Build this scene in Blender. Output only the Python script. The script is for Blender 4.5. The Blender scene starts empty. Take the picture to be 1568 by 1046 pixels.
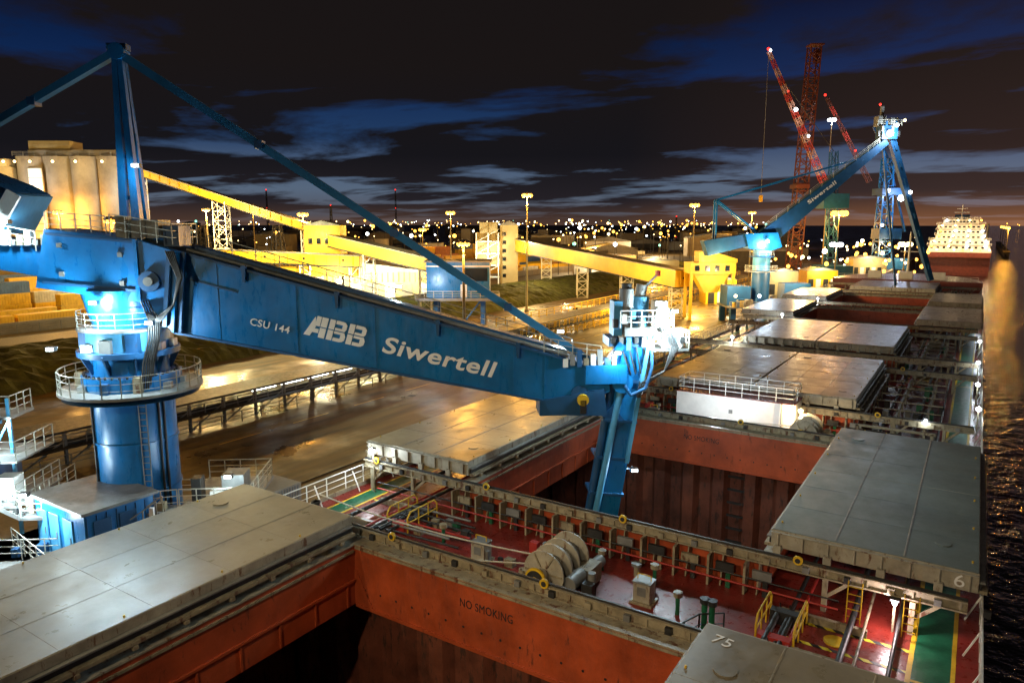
import bpy, bmesh, math, random
from mathutils import Vector, Matrix, Euler
random.seed(7)
sc=bpy.context.scene
sc.view_settings.view_transform='Standard'; sc.view_settings.look='None'; sc.view_settings.exposure=0
R=math.radians
YAW=R(32.8)
# ------------------------------------------------------------ materials
def M(name,col,rough=.5,metal=0.,var=.3,scale=.8,rust=0.,rustcol=(.10,.035,.012),bump=.06,bscale=9.,rvar=.15,stretch=(1,1,.25)):
    m=bpy.data.materials.new(name); m.use_nodes=True; nt=m.node_tree; N=nt.nodes; L=nt.links
    b=N['Principled BSDF']; tc=N.new('ShaderNodeTexCoord')
    n=N.new('ShaderNodeTexNoise'); n.inputs['Scale'].default_value=scale; n.inputs['Detail'].default_value=7; n.inputs['Roughness'].default_value=.65
    L.new(tc.outputs['Object'],n.inputs['Vector'])
    r=N.new('ShaderNodeValToRGB'); r.color_ramp.elements[0].position=.32; r.color_ramp.elements[1].position=.68
    L.new(n.outputs[0],r.inputs[0])
    mx=N.new('ShaderNodeMixRGB'); L.new(r.outputs[0],mx.inputs[0])
    mx.inputs[1].default_value=(*[c*(1-var) for c in col],1); mx.inputs[2].default_value=(*[min(1,c*(1+var*.6)) for c in col],1)
    out=mx.outputs[0]
    n2=N.new('ShaderNodeTexNoise'); n2.inputs['Scale'].default_value=3.1; n2.inputs['Detail'].default_value=9; n2.inputs['Roughness'].default_value=.7
    mp=N.new('ShaderNodeMapping'); mp.inputs['Scale'].default_value=stretch
    L.new(tc.outputs['Object'],mp.inputs[0]); L.new(mp.outputs[0],n2.inputs['Vector'])
    if rust>0:
        r2=N.new('ShaderNodeValToRGB'); lo=.70-rust*.25
        r2.color_ramp.elements[0].position=lo; r2.color_ramp.elements[1].position=lo+.07
        L.new(n2.outputs[0],r2.inputs[0])
        m2=N.new('ShaderNodeMixRGB'); L.new(r2.outputs[0],m2.inputs[0]); L.new(out,m2.inputs[1]); m2.inputs[2].default_value=(*rustcol,1); out=m2.outputs[0]
    L.new(out,b.inputs['Base Color'])
    mr=N.new('ShaderNodeMapRange'); mr.inputs[1].default_value=.3; mr.inputs[2].default_value=.7
    mr.inputs[3].default_value=max(.04,rough-rvar); mr.inputs[4].default_value=min(1,rough+rvar)
    L.new(n2.outputs[0],mr.inputs[0]); L.new(mr.outputs[0],b.inputs['Roughness'])
    b.inputs['Metallic'].default_value=metal
    if bump>0:
        n3=N.new('ShaderNodeTexNoise'); n3.inputs['Scale'].default_value=bscale; n3.inputs['Detail'].default_value=4
        L.new(tc.outputs['Object'],n3.inputs['Vector'])
        bp=N.new('ShaderNodeBump'); bp.inputs['Strength'].default_value=bump*4; bp.inputs['Distance'].default_value=.03
        L.new(n3.outputs[0],bp.inputs['Height']); L.new(bp.outputs[0],b.inputs['Normal'])
    return m
def E(name,col,st):
    m=bpy.data.materials.new(name); m.use_nodes=True; nt=m.node_tree
    b=nt.nodes['Principled BSDF']; b.inputs['Base Color'].default_value=(*col,1)
    b.inputs['Emission Color'].default_value=(*col,1); b.inputs['Emission Strength'].default_value=st
    m.cycles.emission_sampling='NONE'
    return m
BLUE=M('blue_paint',(.006,.14,.37),.34,0,.28,.5,.12,rustcol=(.02,.06,.10),bump=.015,bscale=3)
STAYB=M('blue_stay_paint',(.012,.15,.32),.7,0,.1,.3,0,bump=0)
BLUE2=M('blue_paint_dark',(.008,.07,.18),.5,0,.25,.6,.2,bump=.02)
LBLUE=M('pale_and_lit_blue',(.07,.30,.52),.45,0,.2,.6,.1)  # pale parts; also blue with the lamp light put into its colour
WHITE=M('white_paint',(.72,.72,.68),.45,0,.15,.8,.22)
RAILM=M('galvanised_rail',(.38,.37,.31),.5,.2,.25,1.5,.3)
LETTER=M('lettering_white',(.8,.8,.78),.5,0,.08,2,.08,bump=0)
BLACKP=M('lettering_black',(.02,.015,.015),.6,bump=0)
GREY=M('grey_steel',(.2,.2,.19),.5,.2,.3,1,.2)
DARK=M('dark_steel',(.03,.03,.03),.5,.2,.4,1,.3)
COVER=M('hatch_cover_paint',(.25,.215,.145),.36,0,.38,.22,.22,rustcol=(.15,.12,.07),bump=.035,bscale=3,rvar=.14,stretch=(.35,.25,1))
COVERG=M('hatch_cover_green_grey',(.15,.18,.165),.42,0,.3,.25,.2,rustcol=(.11,.11,.085),bump=.035,bscale=3,rvar=.14,stretch=(.35,.25,1))
COVERF=M('hatch_cover_edge',(.34,.31,.24),.5,0,.35,1.2,.55,rustcol=(.13,.06,.025))
ORANGE=M('coaming_orange_red',(.38,.066,.02),.5,0,.4,.5,.42,rustcol=(.13,.028,.01))
REDDECK=M('red_deck_paint',(.20,.022,.015),.34,0,.5,.5,.30,rustcol=(.20,.10,.085),bump=.10,bscale=4,rvar=.16,stretch=(1,1,1))
HOLD=M('hold_brown',(.14,.040,.022),.65,0,.55,.5,.6,rustcol=(.045,.018,.011))
TAN=M('fittings_buff',(.27,.23,.15),.5,0,.4,2,.6,rustcol=(.09,.035,.015))
YEL=M('yellow_paint',(.60,.38,.015),.5,0,.25,1,.15)
GREEN=M('green_walkway',(.010,.10,.045),.4,0,.3,1.5,.2,rustcol=(.10,.03,.025))
REDP=M('red_paint',(.35,.025,.018),.5,0,.2,1,.1)
HULL=M('hull_red',(.16,.03,.02),.5)
CONC=M('concrete',(.28,.24,.18),.7,0,.35,.15,.35,rustcol=(.16,.13,.09))
CHAN=M('gallery_yellow',(.70,.42,.015),.5,0,.2,.2,.1)
BEIGE=M('beige_cladding',(.42,.34,.17),.6,0,.25,.2,.1)
GRASS=M('grass',(.045,.055,.010),.9,0,.7,.5,.4,rustcol=(.07,.055,.015),bump=.6,bscale=1.5,stretch=(1,1,1))
ROAD=M('road_concrete',(.13,.12,.10),.6,0,.25,.1)
ROPE=M('rope',(.45,.42,.33),.8)
GLASS=M('dark_glass',(.01,.015,.02),.1,0,.1,bump=0)
RUSTR=M('red_lead_steel',(.12,.03,.02),.6,0,.3,.3,.2)
PINK=M('faded_white_red',(.42,.26,.22),.6)
SOD=E('sodium_lens',(1,.46,.06),5.5); WLT=E('white_lens',(.88,.96,1),12); WARM=E('warm_lens',(1,.72,.32),8)
REDL=E('red_lens',(1,.03,.02),3); GRL=E('green_lens',(.3,1,.7),2.5)
def wetground():
    m=bpy.data.materials.new('wet_asphalt'); m.use_nodes=True; nt=m.node_tree; N=nt.nodes; L=nt.links; b=N['Principled BSDF']
    tc=N.new('ShaderNodeTexCoord')
    a=N.new('ShaderNodeTexNoise'); a.inputs['Scale'].default_value=.09; a.inputs['Detail'].default_value=9; a.inputs['Roughness'].default_value=.6; L.new(tc.outputs['Object'],a.inputs['Vector'])
    mp=N.new('ShaderNodeMapping'); mp.inputs['Scale'].default_value=(.35,.04,1); L.new(tc.outputs['Object'],mp.inputs[0])
    t=N.new('ShaderNodeTexNoise'); t.inputs['Scale'].default_value=2; t.inputs['Detail'].default_value=8; L.new(mp.outputs[0],t.inputs['Vector'])
    rr=N.new('ShaderNodeValToRGB'); rr.color_ramp.elements[0].position=.35; rr.color_ramp.elements[1].position=.65; L.new(t.outputs[0],rr.inputs[0])
    mx=N.new('ShaderNodeMixRGB'); L.new(rr.outputs[0],mx.inputs[0]); mx.inputs[1].default_value=(.030,.019,.007,1); mx.inputs[2].default_value=(.125,.082,.026,1)
    L.new(mx.outputs[0],b.inputs['Base Color'])
    r=N.new('ShaderNodeValToRGB'); r.color_ramp.elements[0].position=.38; r.color_ramp.elements[0].color=(.24,.24,.24,1); r.color_ramp.elements[1].position=.54; r.color_ramp.elements[1].color=(.62,.62,.62,1)
    L.new(a.outputs[0],r.inputs[0]); L.new(r.outputs[0],b.inputs['Roughness'])
    n=N.new('ShaderNodeTexNoise'); n.inputs['Scale'].default_value=7; n.inputs['Detail'].default_value=6; L.new(tc.outputs['Object'],n.inputs['Vector'])
    bp=N.new('ShaderNodeBump'); bp.inputs['Strength'].default_value=.25; bp.inputs['Distance'].default_value=.02; L.new(n.outputs[0],bp.inputs['Height']); L.new(bp.outputs[0],b.inputs['Normal'])
    return m
WET=wetground()
def waterm():
    m=bpy.data.materials.new('water'); m.use_nodes=True; nt=m.node_tree; N=nt.nodes; L=nt.links; b=N['Principled BSDF']
    b.inputs['Base Color'].default_value=(.004,.006,.008,1); b.inputs['Roughness'].default_value=.10
    tc=N.new('ShaderNodeTexCoord'); n=N.new('ShaderNodeTexNoise'); n.inputs['Scale'].default_value=.5; n.inputs['Detail'].default_value=5; L.new(tc.outputs['Object'],n.inputs['Vector'])
    bp=N.new('ShaderNodeBump'); bp.inputs['Strength'].default_value=.9; bp.inputs['Distance'].default_value=.6; L.new(n.outputs[0],bp.inputs['Height']); L.new(bp.outputs[0],b.inputs['Normal'])
    return m
WATER=waterm()
def stripes():
    m=bpy.data.materials.new('hazard_stripes'); m.use_nodes=True; nt=m.node_tree; N=nt.nodes; L=nt.links; b=N['Principled BSDF']
    tc=N.new('ShaderNodeTexCoord'); w=N.new('ShaderNodeTexWave'); w.bands_direction='DIAGONAL'; w.inputs['Scale'].default_value=.9; L.new(tc.outputs['Object'],w.inputs['Vector'])
    r=N.new('ShaderNodeValToRGB'); r.color_ramp.interpolation='CONSTANT'; r.color_ramp.elements[0].color=(.02,.02,.02,1); r.color_ramp.elements[1].position=.5; r.color_ramp.elements[1].color=(.6,.5,.02,1)
    L.new(w.outputs[0],r.inputs[0]); L.new(r.outputs[0],b.inputs['Base Color']); return m
HAZ=stripes()
# ------------------------------------------------------------ mesh builder
class B:
    def __init__(s): s.v=[]; s.f=[]; s.m=[]
    def mi(s,mat):
        if mat not in s.m: s.m.append(mat)
        return s.m.index(mat)
    def add(s,vs,fs,mat,smooth=False):
        o=len(s.v); s.v+= [tuple(v) for v in vs]; k=s.mi(mat)
        for f in fs: s.f.append(([i+o for i in f],k,smooth))
    def box(s,a,b,mat):
        x0,y0,z0=a; x1,y1,z1=b
        s.add([(x0,y0,z0),(x1,y0,z0),(x1,y1,z0),(x0,y1,z0),(x0,y0,z1),(x1,y0,z1),(x1,y1,z1),(x0,y1,z1)],
              [(0,3,2,1),(4,5,6,7),(0,1,5,4),(1,2,6,5),(2,3,7,6),(3,0,4,7)],mat)
    def sheet(s,x0,y0,x1,y1,z,mat): s.add([(x0,y0,z),(x1,y0,z),(x1,y1,z),(x0,y1,z)],[(0,1,2,3)],mat)
    def prism(s,prof,y0,y1,mat):
        n=len(prof); vs=[(p[0],y0,p[1]) for p in prof]+[(p[0],y1,p[1]) for p in prof]
        s.add(vs,[tuple(range(n)),tuple(range(2*n-1,n-1,-1))]+[(i,i+n,(i+1)%n+n,(i+1)%n) for i in range(n)],mat)
    def beam(s,p,q,w,h,mat,w2=None,h2=None):
        p=Vector(p);q=Vector(q);d=(q-p)
        if d.length<1e-5:return
        d.normalize(); up=Vector((0,0,1)) if abs(d.z)<.95 else Vector((0,1,0))
        r=d.cross(up).normalized(); u=r.cross(d)
        w2=w if w2 is None else w2; h2=h if h2 is None else h2
        vs=[]
        for c,a,bb in((p,w/2,h/2),(q,w2/2,h2/2)):
            vs+=[c-r*a-u*bb,c+r*a-u*bb,c+r*a+u*bb,c-r*a+u*bb]
        s.add(vs,[(0,1,2,3),(7,6,5,4),(0,4,5,1),(1,5,6,2),(2,6,7,3),(3,7,4,0)],mat)
    def cyl(s,p,q,r1,mat,r2=None,n=16):
        r2=r1 if r2 is None else r2
        p=Vector(p);q=Vector(q);d=(q-p).normalized(); up=Vector((0,0,1)) if abs(d.z)<.95 else Vector((0,1,0))
        r=d.cross(up).normalized(); u=r.cross(d); vs=[]
        for c,rr in((p,r1),(q,r2)):
            for i in range(n):
                a=2*math.pi*i/n; vs.append(c+(r*math.cos(a)+u*math.sin(a))*rr)
        s.add(vs,[(i,(i+1)%n,(i+1)%n+n,i+n) for i in range(n)],mat,True)
        s.add(vs,[tuple(range(n-1,-1,-1)),tuple(range(n,2*n))],mat)
    def ball(s,c,r,mat,n=8):
        vs=[];fs=[];m=n//2
        for j in range(m+1):
            t=math.pi*j/m
            for i in range(n):
                a=2*math.pi*i/n; vs.append((c[0]+r*math.sin(t)*math.cos(a),c[1]+r*math.sin(t)*math.sin(a),c[2]+r*math.cos(t)))
        for j in range(m):
            for i in range(n): fs.append((j*n+i,j*n+(i+1)%n,(j+1)*n+(i+1)%n,(j+1)*n+i))
        s.add(vs,fs,mat,True)
    def rail(s,pts,mat,h=1.1,sp=1.5,r=.05,mid=2):
        for a,b in zip(pts[:-1],pts[1:]):
            a=Vector(a);b=Vector(b);L=(b-a).length
            if L<.01: continue
            for k in range(mid+1):
                z=Vector((0,0,h*(k+1)/(mid+1))); s.beam(a+z,b+z,r*(1 if k==mid else .7),r*(1 if k==mid else .7),mat)
            n=max(1,round(L/sp))
            for i in range(n+1):
                c=a.lerp(b,i/n); s.beam(c,c+Vector((0,0,h)),r,r,mat)
    def ring(s,c,rad,mat,h=1.1,n=20,a0=0,a1=2*math.pi,**k):
        s.rail([(c[0]+rad*math.cos(a0+(a1-a0)*i/n),c[1]+rad*math.sin(a0+(a1-a0)*i/n),c[2]) for i in range(n+1)],mat,h,**k)
    def lattice(s,p,q,w,n,mats,t=.2,w2=None):
        p=Vector(p);q=Vector(q);d=(q-p).normalized(); up=Vector((0,0,1)) if abs(d.z)<.95 else Vector((0,1,0))
        r=d.cross(up).normalized(); u=r.cross(d); w2=w if w2 is None else w2
        def cor(i,k):
            f=i/n; ww=w*(1-f)+w2*f; a=[(-1,-1),(1,-1),(1,1),(-1,1)][k%4]
            return p.lerp(q,f)+r*a[0]*ww/2+u*a[1]*ww/2
        for i in range(n):
            m=mats[(i//2)%len(mats)]
            for k in range(4):
                s.beam(cor(i,k),cor(i+1,k),t,t,m); s.beam(cor(i,k),cor(i,k+1),t*.6,t*.6,m)
                s.beam(cor(i,k+(i%2)),cor(i+1,k+1-(i%2)),t*.6,t*.6,m)
    def build(s,name,parent=None,loc=(0,0,0),rotz=0,bevel=0):
        me=bpy.data.meshes.new(name); me.from_pydata(s.v,[],[f[0] for f in s.f])
        for m in s.m: me.materials.append(m)
        for p,f in zip(me.polygons,s.f): p.material_index=f[1]; p.use_smooth=f[2]
        bm=bmesh.new(); bm.from_mesh(me); bmesh.ops.recalc_face_normals(bm,faces=bm.faces); bm.to_mesh(me); bm.free()
        o=bpy.data.objects.new(name,me); sc.collection.objects.link(o); o.location=loc; o.rotation_euler=(0,0,rotz)
        if parent: o.parent=parent
        if bevel:
            b=o.modifiers.new('bevel','BEVEL'); b.width=bevel; b.segments=1; b.limit_method='ANGLE'
        return o
def empty(name,loc=(0,0,0),rotz=0):
    o=bpy.data.objects.new(name,None); sc.collection.objects.link(o); o.location=loc; o.rotation_euler=(0,0,rotz); return o
def light(name,loc,energy,col,parent,size=.2):
    l=bpy.data.lights.new(name,'POINT'); l.energy=energy; l.color=col; l.shadow_soft_size=size
    o=bpy.data.objects.new(name,l); sc.collection.objects.link(o); o.location=loc
    if parent: o.parent=parent
    return o
def spot(name,loc,target,energy,col,parent,angle=90,size=.3):
    l=bpy.data.lights.new(name,'SPOT'); l.energy=energy; l.color=col; l.shadow_soft_size=size; l.spot_size=R(angle); l.spot_blend=.8
    o=bpy.data.objects.new(name,l); sc.collection.objects.link(o); o.location=loc
    o.rotation_euler=(Vector(target)-Vector(loc)).to_track_quat('-Z','Y').to_euler()
    if parent: o.parent=parent
    return o
def text(name,body,w,h,loc,rot,mat,parent,shear=0,bold=0):
    c=bpy.data.curves.new(name,'FONT'); c.body=body; c.size=1; c.shear=shear; c.offset=bold; c.extrude=.004; c.space_character=1.08
    o=bpy.data.objects.new(name,c); sc.collection.objects.link(o); c.materials.append(mat)
    bpy.context.view_layer.update(); d=o.dimensions
    o.scale=(w/max(d.x,.01),h/max(d.y,.01),1); o.location=loc; o.rotation_euler=rot; o.parent=parent; return o
SODC=(1,.46,.07); WC=(.80,.92,1); WARMC=(1,.72,.38)
# ------------------------------------------------------------ water and land
b=B(); b.sheet(-9000,-3000,9000,12000,-11,WATER); b.build('water')
b=B(); b.box((-9000,-400,-14),(-32.6,9000,-5),WET); b.build('quay_ground')
b=B()
b.box((-33.6,-200,-5),(-32.7,900,-4.7),CONC)
for x in(-35.2,-45.2):
    b.box((x-.08,-150,-4.996),(x+.08,700,-4.93),DARK)
b.build('quay_edge_kerb')
b=B(); 
b.sheet(-152,-100,-128,900,-4.994,ROAD)
for i in range(60):
    b.sheet(-140.2,-80+i*12,-139.9,-75+i*12,-4.988,LETTER)
for y in range(-40,400,9): b.sheet(-60.1,y,-59.95,y+5,-4.992,YEL)
for y in range(-30,400,24): b.box((-58,y,-4.996),(-57.2,y+.8,-4.97),DARK)
b.build('road')
def embank(name,x0,x1,y0,y1,hh):
    me=bpy.data.meshes.new(name); vs=[];fs=[];nx=22;ny=int((y1-y0)/1.0)
    for j in range(ny+1):
        for i in range(nx+1):
            f=i/nx; z=-5.02+hh*math.sin(math.pi*f)**.6 if 0<f<1 else -5.02
            if 0<f<1: z+=random.uniform(-.3,.45)
            vs.append((x0+(x1-x0)*f+random.uniform(-.3,.3),y0+(y1-y0)*j/ny+random.uniform(-.4,.4),z))
    for j in range(ny):
        for i in range(nx):
            a=j*(nx+1)+i; fs.append((a,a+1,a+nx+2,a+nx+1))
    me.from_pydata(vs,[],fs); me.materials.append(GRASS); o=bpy.data.objects.new(name,me); sc.collection.objects.link(o)
embank('grass_embankment',-126,-97,-20,330,3.8)
# ------------------------------------------------------------ ship
ship=empty('bulk_carrier_ship')
XL,XR=-31.0,1.4; OX0,OX1=-22.9,-6.9
HY=[(3.5+27.9*k,22.2+27.9*k) for k in range(7)]
b=B()
YB=200
b.box((XL-.02,-20,-13),(XL+.4,YB,-.02),HULL); b.box((XR-.4,-20,-13),(XR+.02,YB,-.02),HULL)
b.prism([(XL,-13),(XL,-.02),(XR,-.02),(XR,-13)],-20.3,-20,HULL)
bx=(XL+XR)/2
prof=[(XL,YB),(XL+.8,YB+10),(XL+5,YB+20),(bx-4,YB+28),(bx,YB+30),(bx+4,YB+28),(XR-5,YB+20),(XR-.8,YB+10),(XR,YB)]
n=len(prof)
b.add([(p[0],p[1],-13) for p in prof]+[(p[0],p[1],2.4) for p in prof],[tuple(range(n)),tuple(range(2*n-1,n-1,-1))]+[(i,i+n,(i+1)%n+n,(i+1)%n) for i in range(n)],HULL)
b.add([(p[0],p[1],2.41) for p in prof],[tuple(range(n))],REDDECK)
b.build('hull',ship)
b=B()
b.box((XL,-20,-.3),(OX0-.25,YB,0),REDDECK); b.box((OX1+.25,-20,-.3),(XR,YB,0),REDDECK)
ys=[-20]+[v for y in HY for v in y]+[YB]
for i in range(0,len(ys),2): b.box((OX0-.25,ys[i]+(.25 if i else 0),-.3),(OX1+.25,ys[i+1]-(.25 if i<14 else 0),0),REDDECK)
b.box((XL-.02,-20,-.02),(XL+.1,YB,.25),TAN); b.box((XR-.1,-20,-.02),(XR+.02,YB,.25),TAN)
b.build('main_deck',ship)
b=B()
b.sheet(-.75,-10,.45,YB-2,.004,GREEN); b.sheet(-.92,-10,-.75,YB-2,.006,YEL); b.sheet(.45,-10,.6,YB-2,.006,YEL)
b.sheet(-29.9,-10,-28.9,YB-2,.004,GREEN); b.sheet(-28.9,-10,-28.75,YB-2,.006,YEL); b.sheet(-30.05,-10,-29.9,YB-2,.006,YEL)
for k in range(6):
    y=HY[k][1]
    b.sheet(-6.0,y+6.9,-.92,y+7.12,.008,HAZ); b.sheet(-28.7,y+7.2,-24.5,y+7.4,.008,HAZ)
    b.sheet(-5.8,y+5.4,-.92,y+5.6,.008,HAZ)if k==0 else None
    b.sheet(.6,y+3.9,1.3,y+4.1,.008,HAZ); b.sheet(-.92,y+5.0,.6,y+5.15,.009,YEL)
    b.cyl((-3.4,y+6.2,.006),(-3.4,y+6.2,.05),.42,YEL,n=20)
b.build('deck_markings',ship)
for k,(y0,y1) in enumerate(HY):
    b=B(); ct=1.5
    openh=k in(0,1,4,5)
    t=.25; low=-1.35
    b.box((OX0-t,y1,low),(OX1+t,y1+t,ct),ORANGE); b.box((OX0-t,y0-t,low),(OX1+t,y0,ct),ORANGE)
    b.box((OX0-t,y0,low),(OX0,y1,ct),ORANGE); b.box((OX1,y0,low),(OX1+t,y1,ct),ORANGE)
    b.box((OX0-.6,y1-.06,ct+.002),(OX1+.6,y1+.62,ct+.07),TAN); b.box((OX0-.6,y0-.62,ct+.002),(OX1+.6,y0+.06,ct+.07),TAN)
    b.box((OX0-.62,y0+.07,ct+.002),(OX0+.06,y1-.07,ct+.07),COVERF); b.box((OX1-.06,y0+.07,ct+.002),(OX1+.62,y1-.07,ct+.07),COVERF)
    if k<3:
        for cx,sg in((OX0,1),(OX1,-1)):
            b.prism([(cx,low-.02),(cx+sg*1.1,low-.02),(cx+sg*.12,.3),(cx,.3)],y1-.06,y1-.002,ORANGE)
        for i in range(17):
            x=OX0+.6+i*.93
            b.cyl((x,y1-.012,-.55),(x,y1+.02,-.55),.055,BLACKP,n=8)
        b.box((OX0+.05,y1-.09,low-.12),(OX1-.05,y1-.001,low+.03),ORANGE)
        b.box((OX0+.05,y1-.05,ct-.16),(OX1-.05,y1-.001,ct-.05),TAN)
        b.box((OX0+.001,y0+.1,-.2),(OX0+.12,y1-.1,-.1),ORANGE); b.box((OX0+.001,y0+.1,ct-.3),(OX0+.09,y1-.1,ct-.2),TAN)
        for i in range(10): b.box((OX0+.001,y0+1+i*1.9,-1.3),(OX0+.07,y0+1.08+i*1.9,-.2),ORANGE)
    x=OX0
    while x<OX1+.1:
        for yy,sg in((y1+t,1),(y0-t,-1)):
            b.add([(x-.03,yy,0),(x+.03,yy,0),(x+.03,yy+sg*.75,0),(x-.03,yy+sg*.75,0),(x-.03,yy,ct),(x+.03,yy,ct),(x+.03,yy+sg*.35,ct),(x-.03,yy+sg*.35,ct)],
              [(0,3,2,1),(4,5,6,7),(0,1,5,4),(1,2,6,5),(2,3,7,6),(3,0,4,7)],ORANGE if sg>0 else TAN)
        x+=1.6
    hx0,hx1,hy0,hy1,hz=-29.5,-.3,y0-1.2,y1+1.6,-11.5
    if openh:
        b.box((hx0,hy0,hz-.3),(hx1,hy1,hz),HOLD)
        b.box((hx0-.2,hy0,hz),(hx0,hy1,-.31),HOLD); b.box((hx1,hy0,hz),(hx1+.2,hy1,-.31),HOLD)
        b.box((hx0,hy0-.2,hz),(hx1,hy0,-.31),HOLD); b.box((hx0,hy1+.5,hz),(hx1,hy1+.7,-.31),HOLD)
        x=hx0
        while x<hx1-1.6:
            b.add([(x,hy1+.5,hz),(x+.35,hy1,hz),(x+1.15,hy1,hz),(x+1.5,hy1+.5,hz),(x,hy1+.5,-.32),(x+.35,hy1,-.32),(x+1.15,hy1,-.32),(x+1.5,hy1+.5,-.32)],
                  [(0,1,5,4),(1,2,6,5),(2,3,7,6)],HOLD)
            x+=2.3
        for i in range(9): b.box((-14.2,hy1-.14,-9.5+i*1),( -13.0,hy1-.02,-9.35+i*1),DARK)
        b.box((OX0+1.5,y0+1,hz+.0),(OX1-1.5,y1-1,hz+1.3),M('grain_cargo_%d'%k,(.10,.06,.03),.9))
    b.build('hatch_coaming_%d'%(7-k),ship)
    b=B(); near=k<3
    for yy in(y1+.95,y0-.75):
        b.box((XL+.6,yy-.16,1.84),(XR-.6,yy+.16,1.9),TAN); b.box((XL+.6,yy-.03,1.5),(XR-.6,yy+.03,1.84),TAN); b.box((XL+.6,yy-.16,1.44),(XR-.6,yy+.16,1.5),TAN)
        b.box((XL+.6,yy-.05,1.9),(XR-.6,yy+.05,1.99),DARK)
        x=XL+1.2; i=0
        while x<XR-.6:
            outb=x<OX0-.5 or x>OX1+.5
            if outb and i%2==0:
                b.box((x-.1,yy-.12,0),(x+.1,yy+.12,1.44),TAN); b.beam((x,yy,.6),(x+.9,yy,1.44),.08,.14,TAN)
            elif not outb:
                b.box((x-.06,yy-.14,0),(x+.06,yy+.14,1.44),TAN)
                if near:
                    b.box((x+.3,yy-.35,.75),(x+1.1,yy-.17,1.15),[TAN,DARK,GREY,DARK][i%4])
                    b.prism([(x-.05,0),(x+.05,0),(x+.05,1.4),(x-.05,1.4)],yy-.5,yy-.14,TAN)
                    b.box((x+.75,yy-.3,.0),(x+.95,yy-.14,.7),[DARK,GREEN,DARK,TAN][i%4])
            if near and i%5==0: b.cyl((x+.5,yy-.22,2.0),(x+.5,yy-.12,2.0),.2,YEL,n=12); b.cyl((x+.5,yy-.25,2.0),(x+.5,yy-.21,2.0),.11,DARK,n=10)
            if near:
                b.box((x+.7,yy-.2,1.5),(x+.95,yy-.03,1.75),[GREY,DARK,TAN][i%3]); b.box((x-.05,yy-.1,1.5),(x+.01,yy+.1,1.84),TAN)
            x+=1.6;i+=1
        if near:
            for j,(dz,rr,mm) in enumerate(((.35,.05,REDP),(.7,.035,DARK))):
                b.cyl((XL+2,yy-.5+j*.05,dz+.1),(XR-5,yy-.5+j*.05,dz+.1),rr,mm,n=8)
    b.build('cover_track_%d'%(7-k),ship)
def panel(k,x0,x1,top,name,open_side=0):
    y0,y1=HY[k]
    b=B(); zb,zt=2.0,2.8
    b.box((x0,y0-.1,zb),(x1,y1+.1,zt),COVERF)
    b.box((x0+.03,y0-.07,zt-.01),(x1-.03,y1+.07,zt+.02),top)
    if k<4:
        for i in range(1,6):
            yy=y0+(y1-y0)*i/6; b.box((x0+.05,yy-.025,zt+.0),(x1-.05,yy+.025,zt+.026),COVERF if i==3 else top)
        for i in(1,2): b.box((x0+(x1-x0)*i/3-.04,y0,zt),(x0+(x1-x0)*i/3+.04,y1,zt+.03),GREY if k==1 else top)
        b.cyl((x0+1.3,y1-2.2,zt),(x0+1.3,y1-2.2,zt+.06),.36,top,n=20); b.cyl((x1-1.3,y0+2.2,zt),(x1-1.3,y0+2.2,zt+.05),.3,top,n=18)
        n=8
        for i in range(n):
            x=x0+.3+(x1-x0-.6)*i/(n-1)
            for yy,sg in((y0-.1,-1),(y1+.1,1)):
                b.box((x-.03,min(yy,yy+sg*.14),zb+.05),(x+.03,max(yy,yy+sg*.14),zt-.12),COVERF)
                if i%2==0: b.box((x-.16,min(yy,yy+sg*.22),zb-.22),(x+.16,max(yy,yy+sg*.22),zb+.16),COVERF)
        for yy,sg in((y0-.1,-1),(y1+.1,1)):
            b.box((x0,min(yy,yy+sg*.16),zt-.11),(x1,max(yy,yy+sg*.16),zt-.06),COVERF)
    for xx,sg in((x0,-1),(x1,1)):
        b.box((min(xx,xx+sg*.22),y0,zb+.36),(max(xx,xx+sg*.22),y1,zb+.44),GREY)
        b.box((min(xx,xx+sg*.1),y0,zb+.12),(max(xx,xx+sg*.1),y1,zb+.36),DARK)
        b.box((min(xx,xx+sg*.3),y0,zb-.04),(max(xx,xx+sg*.3),y1,zb+.1),TAN)
        if k<3:
            for i in range(10):
                yy=y0+.8+i*(y1-y0-1.6)/9; b.box((min(xx+sg*.1,xx+sg*.34),yy-.1,zb-.2),(max(xx+sg*.1,xx+sg*.34),yy+.1,zb-.04),TAN)
                if i%2==0: b.cyl((xx-sg*.25,yy,zt+.02),(xx-sg*.25,yy,zt+.1),.04,YEL,n=8)
    b.build(name,ship,bevel=.015)
for k in range(7):
    nm='hatch_cover_%d'%(7-k)
    if k in(0,1,4,5):
        panel(k,-30.8,-23.1,COVER,nm+'_port'); panel(k,-6.6,1.1,COVERG if k==1 else COVER,nm+'_starboard')
    else:
        panel(k,-22.9,-14.95,COVER,nm+'_port'); panel(k,-14.85,-6.9,COVER,nm+'_starboard')
text('cover_number','6',.35,.5,(.25,HY[1][0]-.115,2.12),(R(90),0,0),LETTER,ship)
text('cover_number_b','75',.62,.5,(-6.2,21.3,2.835),(0,0,R(-8)),LETTER,ship)
text('no_smoking_sign','NO SMOKING',2.6,.36,(-16.9,HY[0][1]-.012,.35),(R(90),0,0),BLACKP,ship)
text('no_smoking_sign_b','NO SMOKING',2.6,.36,(-17.2,HY[1][1]-.012,.35),(R(90),0,0),BLACKP,ship)
b=B(); b.rail([(XL+.12,-5,.25),(XL+.12,YB,.25)],WHITE,sp=1.5); b.rail([(XR-.1,-5,.25),(XR-.1,YB,.25)],WHITE,sp=1.5)
for y in range(0,200,3):
    b.beam((XL+.12,y,1.2),(XL+.7,y,.02),.06,.06,WHITE); b.beam((XR-.1,y,1.2),(XR-.6,y,.02),.06,.06,WHITE)
b.build('guard_rails',ship)
b=B()
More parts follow.
